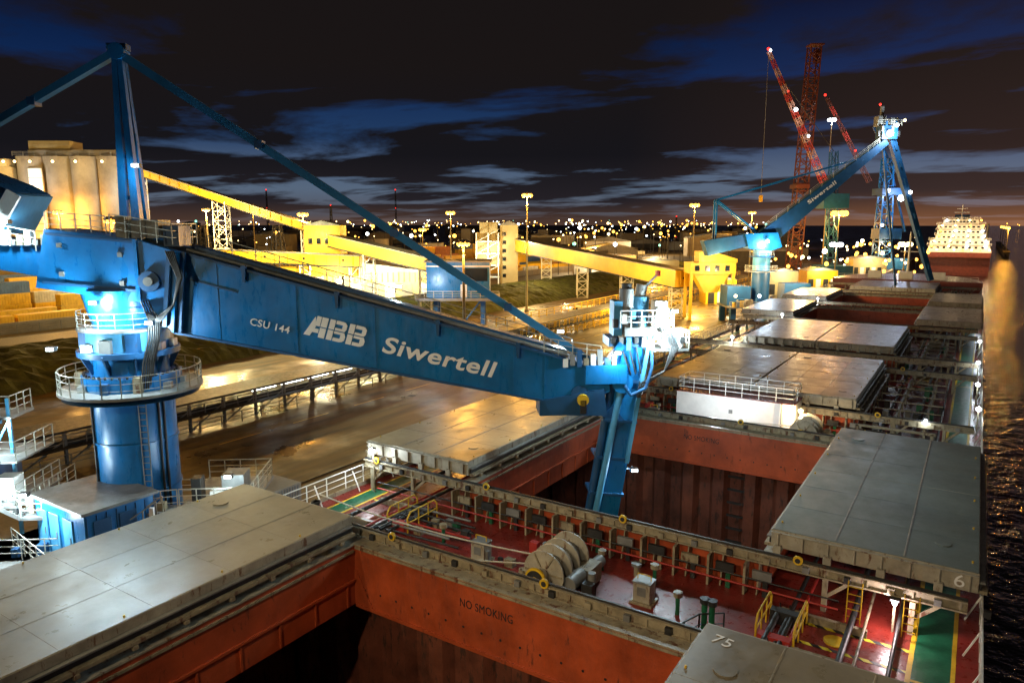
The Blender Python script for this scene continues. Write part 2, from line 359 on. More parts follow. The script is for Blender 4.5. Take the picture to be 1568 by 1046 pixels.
for i,(x,r) in enumerate(((-5.2,.1),(-4.8,.07),(-3.0,.12),(-2.5,.06),(-1.4,.08),(-25.2,.1),(-25.6,.07),(-27.3,.12))):
    b.cyl((x,16,.35+.02*i),(x,YB,.35+.02*i),r,[DARK,REDP,DARK,TAN,DARK][i%5],n=8)
for k in range(6):
    y=HY[k][1]
    for x in(-4,-26.4):
        for j in range(3): b.box((x-1.6,y+1.5+j*2.8,0),(x+1.6,y+1.7+j*2.8,.3),TAN)
    for j in range(5 if k<3 else 2):
        x=random.uniform(-22,-8); yy=y+random.uniform(2,7)
        b.cyl((x,yy,0),(x,yy,.8),.09,GREEN,n=8); b.cyl((x,yy,.8),(x,yy,1.0),.2,TAN,n=10)
    for x in(-29.8,.9):
        for d in(0,.9): b.cyl((x,y+3+d,0),(x,y+3+d,.8),.2,DARK,n=12); b.cyl((x,y+3+d,.7),(x,y+3+d,.8),.27,DARK,n=12)
    if k:
        for x in(-6.2,-1.6): b.box((x-.1,y+4.6,0),(x+.1,y+4.8,2.0),TAN)
        b.box((-6.3,y+4.6,1.9),(-1.4,y+4.8,2.05),TAN)
b.build('deck_piping',ship)
for k in (2,3,6):
    b=B(); y0,y1=HY[k]
    for x in(-4.4,-2.3):
        b.box((x-.08,y0,1.1),(x+.08,y1,1.25),TAN)
        y=y0
        while y<y1: b.box((x-.07,y,0),(x+.07,y+.14,1.1),TAN); y+=3.1
    for i in range(12):
        x=random.uniform(-6,-1.2); y=random.uniform(y0,y1); b.box((x,y,0),(x+.4,y+.6,random.uniform(.4,1.3)),[GREEN,GREY,DARK][i%3])
    for i in range(6):
        y=y0+1.5+i*3; b.cyl((-6.4,y,0),(-6.4,y,1.3),.1,TAN,n=8); b.beam((-6.6,y,1.3),(-1.4,y,1.3),.08,.08,TAN)
    b.build('side_gantry_%d'%k,ship)
def winch(x,y,name):
    w=empty(name,(x,y,0)); b=B()
    b.box((-1.3,-1.8,0),(1.3,1.9,.16),REDDECK)
    for yy in(-1.3,-.1,.55,1.5):
        b.prism([(-.55,.16),(.55,.16),(.22,1.25),(-.22,1.25)],yy-.09,yy+.09,TAN)
    zc=1.15
    for yy in(-1.1,-.35,-.27,.38,1.25): b.cyl((0,yy-.035,zc),(0,yy+.035,zc),.98,COVERF,n=36)
    b.cyl((0,-1.1,zc),(0,-.33,zc),.5,ROPE,n=28); b.cyl((0,-.3,zc),(0,.38,zc),.62,ROPE,n=28); b.cyl((0,.6,zc),(0,1.25,zc),.55,GREY,n=28)
    for i in range(7):
        b.cyl((0,-.26+i*.09,zc),(0,-.2+i*.09,zc),.66,ROPE,n=28); b.cyl((0,-1.04+i*.1,zc),(0,-.98+i*.1,zc),.55,ROPE,n=28)
    b.cyl((0,-1.1,zc),(0,-1.75,zc),.2,COVERF,n=20); b.cyl((0,-1.3,zc),(0,-1.75,zc),.3,COVERF,.36,n=24)
    b.cyl((0,-1.76,zc),(0,-1.86,zc),.50,YEL,n=28); b.cyl((0,-1.861,zc),(0,-1.89,zc),.40,DARK,n=28); b.cyl((0,-1.89,zc),(0,-1.93,zc),.14,YEL,n=16)
    for i in range(6):
        a=i*math.pi/3; b.beam((.3*math.cos(a),-1.17,zc+.3*math.sin(a)),(.92*math.cos(a),-1.17,zc+.92*math.sin(a)),.05,.07,TAN)
    b.box((.75,.3,.16),(1.5,1.5,1.0),TAN); b.cyl((1.1,.2,.8),(1.1,-.9,.8),.34,GREY,n=20); b.cyl((1.15,1.5,.7),(1.15,2.1,.7),.28,GREY,n=18)
    b.cyl((1.7,.1,.2),(1.7,.1,1.1),.18,GREY,n=12); b.box((1.5,-.5,.16),(2.0,-.1,.8),DARK)
    b.beam((-.4,-1.25,.3),(-1.1,-1.25,1.1),.06,.06,TAN); b.box((.3,-1.75,.16),(.9,-1.25,.7),COVERF)
    for i in range(4): b.cyl((.9+.1*i,.6,1.0),(1.3+.12*i,-.5+.3*i,.3),.03,DARK,n=6)
    b.build('winch_body',w)
    return w
winch(-14.6,26.3,'mooring_winch'); winch(-9.5,54.3,'mooring_winch'); winch(-18,82.5,'mooring_winch')
def gear(x,y):
    e=empty('hydraulic_cover_gear',(x,y,0)); b=B()
    for dx in(-.7,.7):
        pts=[(dx,-1.3,0),(dx,-1.3,.8),(dx,-1.05,1.1),(dx,.9,1.1),(dx,1.15,.85),(dx,1.15,0)]
        for p,q in zip(pts[:-1],pts[1:]): b.cyl(p,q,.045,YEL,n=8)
        b.cyl((dx,-1.3,.55),(dx,1.15,.55),.035,YEL,n=8)
        for yy in(-.4,.4): b.cyl((dx,yy,0),(dx,yy,1.1),.035,YEL,n=8)
    b.cyl((-.3,-2.4,.4),(-.3,.8,.4),.13,DARK,n=12); b.cyl((.25,-2.4,.4),(.25,.8,.4),.1,DARK,n=12); b.cyl((-.3,-2.4,.4),(-.3,-3.2,.4),.06,COVERF,n=10)
    b.box((-.6,-1.5,0),(.6,-1.1,.5),REDP); b.box((-.6,.5,0),(.6,.9,.55),DARK)
    for i in range(4): b.cyl((-.5+i*.3,.9,.3),(-.9+i*.4,2.0,.15),.03,BLACKP,n=6)
    b.build('gear_frame',e)
gear(-24.6,28.3); gear(-5.3,28.0); gear(-25,56); gear(-5.2,56)
def deckbox(x,y,s=1,name='junction_box'):
    e=empty(name,(x,y,0)); b=B()
    b.box((-.38,-.32,.12),(.38,.32,.95),COVERF); b.box((-.42,-.36,.95),(.42,.36,1.02),GREY); b.box((-.5,-.42,0),(.5,.42,.12),TAN)
    b.beam((-.3,0,1.02),(-.3,0,1.25),.04,.04,YEL); b.beam((.3,0,1.02),(.3,0,1.25),.04,.04,YEL); b.beam((-.3,0,1.25),(.3,0,1.25),.04,.04,YEL)
    b.box((-.2,-.34,.4),(.2,-.322,.8),GREY); o=b.build('box_body',e,bevel=.02)
deckbox(-10.8,27.2); deckbox(-18.9,26.6); deckbox(-21.5,55)
b=B()
for i in range(10):
    y=24+i*.55; b.cyl((-24.5-random.random()*1.5,y,.25+.03*i),(-21.8+random.random()*2,y+.3,.25+.02*i),.05+.03*random.random(),[DARK,GREY,REDP,DARK][i%4],n=8)
for i in range(16):
    x=random.uniform(-25,-17);y=random.uniform(23.4,29); b.box((x,y,0),(x+random.uniform(.15,.5),y+random.uniform(.15,.5),random.uniform(.15,.7)),[TAN,DARK,GREY,REDP,GREEN][i%5])
for x in(-7.9,-7.6): b.cyl((x,26.3,0),(x,26.3,1.25),.12,GREEN,n=10); b.cyl((x,26.3,1.25),(x,26.3,1.45),.2,DARK,n=10)
b.rail([(-8.6,24.3,0),(-8.0,26.0,0),(-7.2,26.6,0)],DARK,.9,.8,.05,1)
b.box((-8.9,23.6,0),(-8.5,24.6,.35),DARK)
for (x,y) in((-20.4,25),(-12.4,24),(-12.0,29.2),(-16.5,28.8)): b.cyl((x,y,0),(x,y,.5),.13,TAN,n=10); b.cyl((x,y,.5),(x,y,.62),.24,GREY,n=12)
for sx in (-1.0,-3.0):
    for i in range(5): b.box((sx-.25,30.0,.35+i*.32),(sx+.25,30.04,.38+i*.32),YEL)
    b.box((sx-.28,29.98,.1),(sx-.24,30.04,1.9),YEL); b.box((sx+.24,29.98,.1),(sx+.28,30.04,1.9),YEL)
for x in(-20,-17,-11.5,-8.7): b.box((x-.02,22.6,.002),(x+.02,30.9,.012),REDDECK)
b.build('cross_deck_fittings',ship)
b=B()
def rope(p,q,sag,r=.04,n=10):
    p=Vector(p);q=Vector(q);pp=p
    for i in range(1,n+1):
        f=i/n;c=p.lerp(q,f);c.z-=sag*4*f*(1-f); b.cyl(pp,c,r,ROPE,n=6); pp=c
rope((-14.6,25.6,1.7),(-30.8,27.3,.6),.35); rope((-14.6,26.0,1.2),(-22,25,.2),.1); rope((-22,25,.2),(-30.8,25,.5),.1)
rope((-14.6,25.2,.5),(-9.2,23.4,.15),.1); rope((-9,54,1.5),(-30,56,.6),.3)
b.build('mooring_rope')
b=B(); b.box((-19.9,55.9,0),(-10.7,58.7,2.5),WHITE); b.box((-19.95,55.85,2.5),(-10.65,58.75,2.56),REDDECK)
b.rail([(-19.8,56,2.56),(-10.8,56,2.56),(-10.8,58.6,2.56),(-19.8,58.6,2.56),(-19.8,56,2.56)],WHITE,1.1,1.3)
b.cyl((-11.6,55.8,0),(-11.6,55.8,2.5),.06,GREY,n=8); b.box((-15.6,55.86,1.2),(-15.3,55.9,1.5),GREY)
b.cyl((-22,55.5,0),(-22,55.5,1.3),.25,REDP,n=14); b.cyl((-22,55.2,.9),(-22,55.3,.9),.4,REDP,n=20)
b.build('deckhouse',ship); light('deckhouse_fill',(-15.5,52.2,2.6),900,WC,ship,.12)  # the light is an unseen fill, added in front to whiten the deckhouse
b=B(); b.cyl((bx,YB+8,2.4),(bx,YB+8,14),.35,WHITE,.2,n=12); b.box((bx-2,YB+7.5,9),(bx+2,YB+8.5,9.2),WHITE); b.rail([(XL+1,YB+1,2.4),(XR-1,YB+1,2.4)],WHITE)
for x in(-22,-15,-8): b.box((x-1.5,YB+5,2.4),(x+1.5,YB+7,4.2),WHITE)
b.build('foremast',ship)
b=B(); DL=[(-1.6,30.3,1.25),(1.0,51.6,1.6),(-2.2,58.5,2.0),(1.0,64,2.1),(.9,74,2.1),(.9,86,2.1),(1,102,2.1),(.9,128,2.1),(.9,150,2.2),(-29.5,30.3,2.6),(-10.2,55.7,2.2),(-24,86,2.6),(-24,112,2.6),(-24,140,2.6)]
for i,(x,y,z) in enumerate(DL):
    b.cyl((x,y+.12,0),(x,y+.12,z+.15),.05,TAN,n=8); b.box((x-.16,y-.1,z+.12),(x+.16,y+.2,z+.2),DARK); b.ball((x,y,z+.02),.1 if i<3 else .2,WARM if i==10 else WLT)
    light('deck_lamp_%d'%i,(x-.02,y-.3,z-.12),(260,50,60,80,70,110,140,300,300,450,700,700,900,900)[i],WARMC if i==10 else ((1,.8,.82) if i==0 else WC),ship,.12)
b.build('deck_lamp_fixtures',ship)
e=empty('bridge_floodlight'); b=B()
for x in(-27,-15,-3):
    b.cyl((x,-6,0),(x,-6,20),.2,WHITE,n=10); b.box((x-.4,-5.9,19.8),(x+.4,-5.6,20.3),DARK)
b.build('floodlight_posts',e)
spot('flood_a',(-27,-5,20),(-28,20,2),8500,(1,.80,.45),e,80)
spot('flood_b',(-13,-5,20),(-14,30,0),15500,(1,.76,.47),e,72)
spot('flood_c',(-2,-5,20),(-3,33,0),7000,(1,.84,.62),e,66)
# ------------------------------------------------------------ unloader crane (near)
CR=empty('ship_unloader_crane',(-39,22.3,0),math.atan2(.605,.797))
COL=B(); b=COL
b.cyl((0,0,-1.2),(0,0,6.9),2.12,BLUE,n=48)
for z in(-1.0,1.2,4.0): b.cyl((0,0,z),(0,0,z+.12),2.2,BLUE,n=48)
b.cyl((0,0,6.9),(0,0,7.05),3.7,GREY,n=32); b.cyl((0,0,6.6),(0,0,6.9),3.5,BLUE2,2.3,n=32)
b.cyl((0,0,7.05),(0,0,7.8),2.5,BLUE,n=40); b.cyl((0,0,7.8),(0,0,8.9),2.0,BLUE,n=40); b.cyl((0,0,8.9),(0,0,9.2),2.6,BLUE2,n=40)
b.cyl((0,0,9.2),(0,0,10.3),2.1,LBLUE,n=40); b.cyl((0,0,10.3),(0,0,10.42),2.5,GREY,n=32); b.cyl((0,0,10.42),(0,0,12.5),1.7,BLUE,2.2,n=40)
b.ring((0,0,7.05),3.6,RAILM,n=24,r=.045); b.ring((0,0,10.42),2.45,RAILM,h=.9,n=18,r=.035)
for i in range(40): 
    a=i*math.pi/20; b.cyl((2.35*math.cos(a),2.35*math.sin(a),7.8),(2.35*math.cos(a),2.35*math.sin(a),7.95),.07,DARK,n=6)
for i in range(10):
    a=i*math.pi/5+.2; b.beam((1.95*math.cos(a),1.95*math.sin(a),8.0),(2.5*math.cos(a),2.5*math.sin(a),9.1),.1,.3,BLUE2)
    b.box((2.1*math.cos(a)-.3,2.1*math.sin(a)-.3,9.2),(2.1*math.cos(a)+.3,2.1*math.sin(a)+.3,9.6+.3*(i%3)),[WHITE,GREY,BLUE2][i%3])
    b.box((2.6*math.cos(a)-.2,2.6*math.sin(a)-.2,7.06),(2.6*math.cos(a)+.2,2.6*math.sin(a)+.2,7.4+.25*(i%3)),[GREY,BLUE2,TAN][i%3])
for a in(-1.0,):
    x,y=2.3*math.cos(a),2.3*math.sin(a)
    b.beam((x-.2,y,-1),(x-.2,y,7),.05,.05,GREY); b.beam((x+.2,y,-1),(x+.2,y,7),.05,.05,GREY)
    for i in range(22): b.beam((x-.2,y,-.8+i*.35),(x+.2,y,-.8+i*.35),.04,.04,GREY)
for a in(-.6,-.45,-2.4): b.cyl((2.2*math.cos(a),2.2*math.sin(a),-1),(2.2*math.cos(a),2.2*math.sin(a),6.8),.07,DARK,n=8)
for j in range(6):
    a=.15+j*.09; pts=[(2.1*math.cos(a),-2.1*math.sin(a+.6)-.2,z) for z in(12,11,9.9,8.6,7.2)]
    for i,(p,q) in enumerate(zip(pts[:-1],pts[1:])):
        p=(p[0]+.35*math.sin(i*1.2),p[1],p[2]); q=(q[0]+.35*math.sin((i+1)*1.2),q[1],q[2]); b.cyl(p,q,.05,DARK,n=6)
b.build('slewing_column',CR,loc=(-.75,0,0))
b=B()
b.prism([(-3.7,15.75),(.8,15.2),(.8,11.9),(-2.5,12.4),(-4.4,12.7)],-1.85,1.85,BLUE)
b.prism([(.8,15.2),(2.95,14.5),(2.4,10.2),(1.6,11.3),(.8,11.9)],-1.85,1.85,BLUE)
b.box((.7,-1.98,11.9),(.9,-1.85,15.2),BLUE); b.beam((-4.0,-1.92,13.0),(.7,-1.92,12.5),.1,.14,BLUE2); b.beam((-3.6,-1.92,15.5),(.7,-1.92,15.05),.1,.12,BLUE2)
b.beam((2.55,-1.95,14.5),(2.05,-1.95,10.6),.2,.3,BLUE2); b.beam((2.95,-1.5,14.5),(2.45,-1.5,10.2),.5,.2,BLUE2)
b.cyl((1.4,-2.05,13.0),(1.4,2.05,13.0),.55,BLUE2,n=24); b.cyl((1.4,-2.15,13.0),(1.4,-2.05,13.0),.25,GREY,n=16)
for (x,z) in((-3,14.9),(-3,13.4),(0,14.4),(0,12.9)): b.box((x-.12,-1.95,z-.12),(x+.12,-1.85,z+.12),GREY)
b.beam((-.25,-.35,15.2),(-.15,-.12,25.0),.42,.5,BLUE,.25,.32); b.beam((.45,-.35,15.2),(.1,-.12,25.0),.42,.5,BLUE,.25,.32)
b.beam((-.25,.6,15.2),(-.15,.2,25.0),.42,.4,BLUE,.25,.3); b.beam((.45,.6,15.2),(.1,.2,25.0),.42,.4,BLUE,.25,.3)
for i in range(1,9):
    f=i/9; z=15.2+9.8*f; b.box((-.3+.1*f,-.3+.2*f,z-.1),(.5-.35*f,.5-.3*f,z+.1),BLUE)
b.cyl((0,-.4,24.9),(0,.4,24.9),.42,BLUE,n=20); b.box((-.5,-.3,25.0),(.5,.3,25.3),BLUE2)
for f in(.27,.55,.8):
    b.beam((.1+25.5*f,-.35,24.8-16.9*f),(.1+25.5*f,.35,24.8-16.9*f),.42,.42,BLUE2)
for f in(.35,.75): b.beam((-12.9*f,-.35,24.9-7.3*f),(-12.9*f,.35,24.9-7.3*f),.4,.4,BLUE2)
b.prism([(-4,14.7),(-15,16.9),(-15,15.2),(-4.3,13.2)],-1.2,1.2,BLUE)
b.prism([(-5.1,17.6),(-6.0,18.1),(-13,21.0),(-14,16.6),(-7.0,15.7),(-6.2,15.6)],-1.8,1.8,BLUE)
b.beam((-5.0,-1.82,17.55),(-6.3,-1.82,15.55),.2,.7,WHITE); b.beam((-4.95,0,17.5),(-6.2,0,15.5),3.3,.12,LBLUE)  # lit underside of the counterweight, brightness painted in white and pale blue
b.box((-8.1,-1.84,16.9),(-7.1,-1.8,17.6),GREY)
b.rail([(-4.2,-1.8,14.6),(-8,-1.8,15.4)],RAILM,1.0); 
for i in range(9): b.box((-6.8+i*.4,-1.7,14.9),(-6.5+i*.4,-1.2,15.2+.25*(i%3)),[GREY,TAN,WHITE][i%3])
b.box((.5,-1.5,15.25),(1.9,.2,16.2),GREY); b.box((2.0,-1.2,14.8),(2.8,.6,15.9),BLUE2); b.box((-.2,-1.7,15.25),(.4,-1.1,16.4),TAN)
b.rail([(-.4,-1.85,15.4),(2.7,-1.85,14.9),(2.7,1.8,14.9)],RAILM,1.1,.8); b.rail([(-3.6,-1.85,15.7),(-.6,-1.85,15.5)],RAILM,.9,.8)
for j in range(5):
    pts=[(2.4+.1*j,-2.1,14.6),(3.0+.05*j,-2.3,13.2),(2.7,-2.35,11.8),(1.9-.1*j,-2.2,10.9),(1.2,-2.1,11.4)]
    for p,q in zip(pts[:-1],pts[1:]): b.cyl(p,q,.045,DARK,n=6)
b.build('slewing_head',CR)
b=B()
b.beam((.1,0,24.8),(25.6,0,7.9),.5,.42,STAYB); b.beam((-.1,0,24.9),(-13,0,17.6),.5,.36,STAYB)
b.build('stay_beams',CR)
b=B()
def bt(s): return 14.5-6.4*(s-2.6)/21.8
def bb(s): return 10.2-4.2*(s-2.6)/19.9
b.prism([(2.3,14.6),(24.4,bt(24.4)),(26.2,7.7),(26.4,6.4),(24.6,5.7),(22.5,6.0),(2.3,10.2)],-1.1,1.1,BLUE)
b.prism([(2.2,14.75),(24.4,bt(24.4)+.12),(24.4,bt(24.4)),(2.2,14.62)],-1.25,1.25,BLUE2)
b.prism([(2.2,10.2),(22.5,6.0),(22.5,5.88),(2.2,10.06)],-1.2,1.2,BLUE2)
for s in(4.6,8.75,13.0,20.8,22.6):
    b.box((s-.04,-1.13,bb(s)),(s+.04,-1.1,bt(s)-.05),BLUE)
for s in(6.1,11.0,16.5,21.0): b.prism([(s-.12,bt(s)+.3),(s+.12,bt(s)+.3),(s+.06,bt(s)-.6),(s-.06,bt(s)-.6)],-1.4,-1.12,BLUE2)
b.rail([(3.5,1.2,bt(3.5)+.1),(24.5,1.2,bt(24.5)+.1)],RAILM,1.0,1.4)
b.cyl((3,-.7,bt(3)+.25),(24,-.7,bt(24)+.25),.1,GREY,n=8); b.cyl((3,-.3,bt(3)+.25),(24,-.3,bt(24)+.25),.08,TAN,n=8)
b.beam((3,.4,bt(3)+.3),(24,.4,bt(24)+.3),.9,.3,BLUE2)
b.beam((3.2,-1.14,bt(3.2)-1.3),(5.6,-1.14,bt(5.6)-1.3),.05,.08,BLUE2); b.beam((10,-.9,bt(10)+.1),(21,-.9,bt(21)+.1),.05,.05,WHITE)
b.cyl((24.6,-1.25,6.3),(24.6,1.25,6.3),.5,BLUE2,n=24); b.cyl((24.75,-1.5,6.0),(24.75,-1.26,6.0),.34,YEL,n=20); b.box((24.6,-1.5,5.2),(24.95,-1.3,6.0),DARK)
b.box((22.3,-1.0,5.0),(25.0,1.0,5.85),BLUE2); b.prism([(22.4,6.0),(26.0,6.6),(26.2,5.0),(23.0,5.1)],-1.3,-1.1,BLUE2)
b.box((24.9,-1.35,6.9),(27.3,1.35,8.0),BLUE); 
for i in range(8): 
    x=23.6+i*.4; b.box((x,-1.3,7.9+.1*(i%2)),(x+.28,-1.0,8.4+.25*(i%3)),[WHITE,GREY,BLUE2,TAN][i%4])
b.rail([(22.5,-1.2,8.7),(25.8,-1.2,8.2)],RAILM,.9,.8)
b.build('boom_girder',CR)
a=(R(90),R(14.2),0)
text('lettering_model','CSU 144',2.15,.40,(6.2,-1.145,10.55),a,LETTER,CR,bold=.012)
text('lettering_name','Siwertell',6.5,.95,(13.3,-1.145,8.95),a,LETTER,CR,shear=.12,bold=.022)
b=B(); sl=-math.tan(R(14.2)); W=.98; H=1.12
def lp(cx,quads):
    for q in quads:
        pr=[(9.2+cx+x*W+z*H*.30, 9.95+(cx+x*W)*sl+z*H) for x,z in q]
        b.prism(pr,-1.135,-1.102,LETTER)
def rq(x0,z0,x1,z1): return [(x0,z0),(x1,z0),(x1,z1),(x0,z1)]
lp(0,[[(-.12,0),(.22,0),(.42,.48),(.3,.95),(.28,.95)],rq(.66,0,1,.48),rq(.66,.53,1,1),[(.36,.53),(.62,.53),(.62,1),(.38,1)],[(.30,.2),(.62,.2),(.62,.40),(.38,.40)]])
for cx in(1.08,2.14):
    lp(cx,[rq(0,0,.3,.48),rq(0,.53,.3,1),rq(.35,0,.72,.17),rq(.35,.36,.72,.48),rq(.35,.53,.72,.65),rq(.35,.83,.72,1),
       [(.72,0),(.86,.03),(.98,.12),(1.0,.3),(.9,.48),(.72,.48)],[(.72,.53),(.88,.53),(.96,.65),(.96,.86),(.84,.98),(.72,1)]])
b.build('lettering_logo',CR)
b=B()
T=Vector((28.3,0,12.0)); Q=Vector((25.3,0,-7.5))
def at(z): f=(T.z-z)/(T.z-Q.z); return T.x+(Q.x-T.x)*f
b.beam((at(9.8)+.1,0,9.8),(at(-7.5)+.1,0,-7.5),1.5,1.55,BLUE)
b.cyl((at(9.5)-.95,-.5,9.0),(at(-7.5)-.95,-.5,-7.5),.24,BLUE2,n=16); b.cyl((at(9.5)-.75,-.9,7.0),(at(-7.5)-.75,-.9,-7.5),.2,LBLUE,n=16)
b.beam((at(9.8)+.75,-.9,9.8),(at(2)+.75,-.9,2),.22,.3,LBLUE)
for z in(9,6.9,4.5,2.2,0,-2.2,-4.4): b.beam((at(z)-1.1,-.05,z+.15),(at(z)+.95,-.05,z-.05),1.75,.16,BLUE2)
for j in range(3): b.cyl((at(9.6)+.9+.1*j,-.7,9.6),(at(6.0)+.6+.1*j,-1.1,6.0),.06,DARK,n=6)
pts=[(at(9)+.95,-.9,9.5),(at(8)+1.1,-1.2,7.8),(at(7)+.9,-1.3,6.6),(at(6)+.2,-1.3,6.2),(at(6)-.2,-1.2,6.8)]
for p,q in zip(pts[:-1],pts[1:]): b.cyl(p,q,.1,BLUE2,n=8)
b.cyl((at(6.9)-.4,-1.2,6.9),(at(6.9)-.4,1.2,6.9),.6,BLUE,n=24)
b.beam((at(9)-.8,-1,9.2),(25.6,-1,7.2),.35,.45,BLUE); b.beam((at(7.0)-1.2,0,5.2),(at(4.5),0,4.2),1.7,.8,BLUE2)
b.box((27.2,-1.0,9.6),(29.6,1.0,10.1),GREY); b.rail([(26.9,-1.1,10.1),(30.0,-1.1,10.1),(30.0,1.1,10.1)],WHITE,1.0,.6,.05)
b.cyl((27.4,-.3,10.1),(27.4,-.3,12.3),.42,GREY,n=20); b.cyl((27.4,-.3,12.3),(27.4,-.3,12.6),.3,DARK,n=16)
b.cyl((28.3,.1,10.1),(28.35,.1,11.8),.5,LBLUE,n=20); b.cyl((28.3,.1,11.8),(28.4,.1,12.5),.33,GREY,n=16)
b.box((29.0,-.8,10.1),(29.7,.2,11.6),WHITE); b.box((26.6,-.7,9.6),(27.1,.5,11.6),LBLUE); b.box((28.9,-1.0,8.7),(31.0,.7,8.85),GREY)
b.rail([(28.9,-1.0,8.85),(31.0,-1.0,8.85),(31.0,.7,8.85)],WHITE,1.0,.6,.05); b.box((29.6,-.6,8.85),(30.8,.4,9.9),WHITE)
b.box((26.3,-.9,9.0),(27.0,.9,9.5),BLUE2); 
for i in range(7): b.box((26.5+i*.5,-1.05,10.1+.25*(i%3)),(26.8+i*.5,-.75,10.6+.3*(i%3)),[DARK,WHITE,LBLUE,GREY][i%4])
for i in range(5): b.cyl((26.8+i*.5,-.8,9.6),(27.6+i*.3,-1.0,7.4),.05,DARK,n=6)
for i in range(10): b.box((26.4+.45*i,-1.1,9.2-.2*(i%3)),(26.65+.45*i,-.9,9.55),[DARK,GREY,LBLUE][i%3])
for j in range(5):
    pts=[(29.2+.12*j,-1.1,10.2),(29.9+.1*j,-1.25,9.0),(29.5,-1.3,7.6),(28.6-.1*j,-1.2,6.9)]
    for p,q in zip(pts[:-1],pts[1:]): b.cyl(p,q,.05,DARK,n=6)
b.beam((28.6,0,12.4),(29.3,0,13.1),.12,.12,GREY); b.box((29.2,-.2,13.0),(29.4,.2,13.3),REDP)
b.build('vertical_arm',CR)
b=B()
b.box((-11,-4.5,-1.5),(4.5,4.2,-1.2),GREY)
b.rail([(-11,-4.4,-1.2),(4.4,-4.4,-1.2),(4.4,4.1,-1.2),(-11,4.1,-1.2)],RAILM,1.1,1.2)
for x in(-8,2.8):
    for y in(-3.4,3.2):
        b.beam((x,y,-1.5),(x,y,-4.2),1.0,1.0,BLUE); b.box((x-2,y-.5,-4.9),(x+2,y+.5,-4.1),BLUE2)
b.beam((-8,-3.4,-1.8),(2.8,-3.4,-1.8),.9,.8,BLUE); b.beam((-8,3.2,-1.8),(2.8,3.2,-1.8),.9,.8,BLUE)
b.box((2.3,-2.9,.55),(6.2,2.2,.7),GREY); b.rail([(2.4,-2.8,.7),(6.1,-2.8,.7),(6.1,2.1,.7),(2.4,2.1,.7)],RAILM,1.1,.9)
b.box((-5.5,-3.6,.6),(-3.0,2.0,.75),GREY); b.rail([(-5.4,2.0,.75),(-5.4,-3.5,.75),(-2.3,-3.5,.75),(0,-3.5,.75),(2.3,-2.8,.7)],RAILM,1.1,.9); b.box((-3.0,-3.5,.6),(2.3,-2.3,.75),GREY)
b.box((4.4,-1.9,.7),(5.6,-.6,2.2),GREY); b.box((3.0,-2.6,.7),(3.5,-1.9,2.3),DARK)
for i in range(6): b.cyl((3.6+.3*i,-2.9,.8),(3.2+.3*i,-3.1,-1.2),.05,DARK,n=6)
for (x0,z0,x1,z1,y) in((-9.5,3.0,-5.4,.7,-3.2),(-1.0,-1.2,1.8,.7,-3.9),(-10,-1.2,-7,1,-2.2),(4.4,-1.2,6.4,.7,-3.4)):
    for yy in(y-.4,y+.4):
        b.beam((x0,yy,z0),(x1,yy,z1),.06,.22,GREY); b.beam((x0,yy,z0+1),(x1,yy,z1+1),.05,.05,RAILM); 
        for i in range(5): f=i/4; b.beam((x0+(x1-x0)*f,yy,z0+(z1-z0)*f),(x0+(x1-x0)*f,yy,z0+(z1-z0)*f+1),.05,.05,RAILM)
    for i in range(10): f=(i+.5)/10; b.box((x0+(x1-x0)*f-.13,y-.4,z0+(z1-z0)*f),(x0+(x1-x0)*f+.13,y+.4,z0+(z1-z0)*f+.04),GREY)
b.box((-9.8,-3.4,1.2),(-5.6,1.0,1.35),GREY); b.rail([(-9.7,-3.3,1.35),(-5.7,-3.3,1.35),(-5.7,1,1.35)],RAILM,1.1,.8)
b.box((-9.5,-2,1.35),(-7.5,.5,3.2),BLUE2); b.box((-7.2,-2.6,1.35),(-6.2,-1.6,2.6),WHITE); b.rail([(-9.6,-2.1,3.2),(-7.4,-2.1,3.2)],RAILM,1.0,.7)
b.box((-9.5,-2.6,3.4),(-5.9,1,3.5),GREY); b.rail([(-9.5,-2.6,3.5),(-5.9,-2.6,3.5),(-5.9,1,3.5)],RAILM,1.1,.8)
b.rail([(-9.5,-1.0,5.6),(-6.9,-1.0,5.6),(-6.9,1,5.6)],RAILM,1.1,.6); b.box((-9.5,-1.2,5.45),(-6.8,1,5.6),GREY)
for x in(-9.3,-7.0): b.beam((x,-1,-1.2),(x,-1,6.6),.16,.16,LBLUE)
b.beam((-9.3,-1,1.3),(-7.0,-1,5.4),.1,.1,LBLUE); b.cyl((-8.4,-1.6,3.5),(-8.4,-1.6,5.3),.35,WHITE,n=14)
for i in range(26):
    x=random.uniform(-9,5.8); y=random.uniform(-4.2,-2.6); z=-1.2 if i%2 else .75
    if z>0 and x>2: z=.7
    s=random.uniform(.2,.45); b.box((x,y,z),(x+s,y+s,z+s*random.uniform(1,2.5)),[GREY,WHITE,TAN,BLUE2,YEL][i%5])
b.box((3.9,-2.4,.7),(4.6,-1.8,1.5),WHITE)
b.build('gantry_platform',CR)
LW=[(-1.2,-2.7,11.75,2600),(1.6,-2.9,10.7,700),(-3.4,-3.0,9.4,700),(.9,-1.3,18.8,160),(-5.2,-2.6,15.9,700),(29.9,-1.6,10.9,2800),(28.9,-1.7,9.4,1000),(26.6,-1.9,8.6,350),(-7.2,-4.0,2.6,1600),(5.2,-3.3,2.4,350),(-5.0,-3.9,1.9,500),(24,2.6,9.2,1400),(14,3.5,12,900),(6.0,-3.0,-.4,200),(-7.4,-1.6,5.2,500),(28.1,-.6,1.2,420)]  # last entry is an unseen lamp, added on the arm to brighten the hold
b=B()
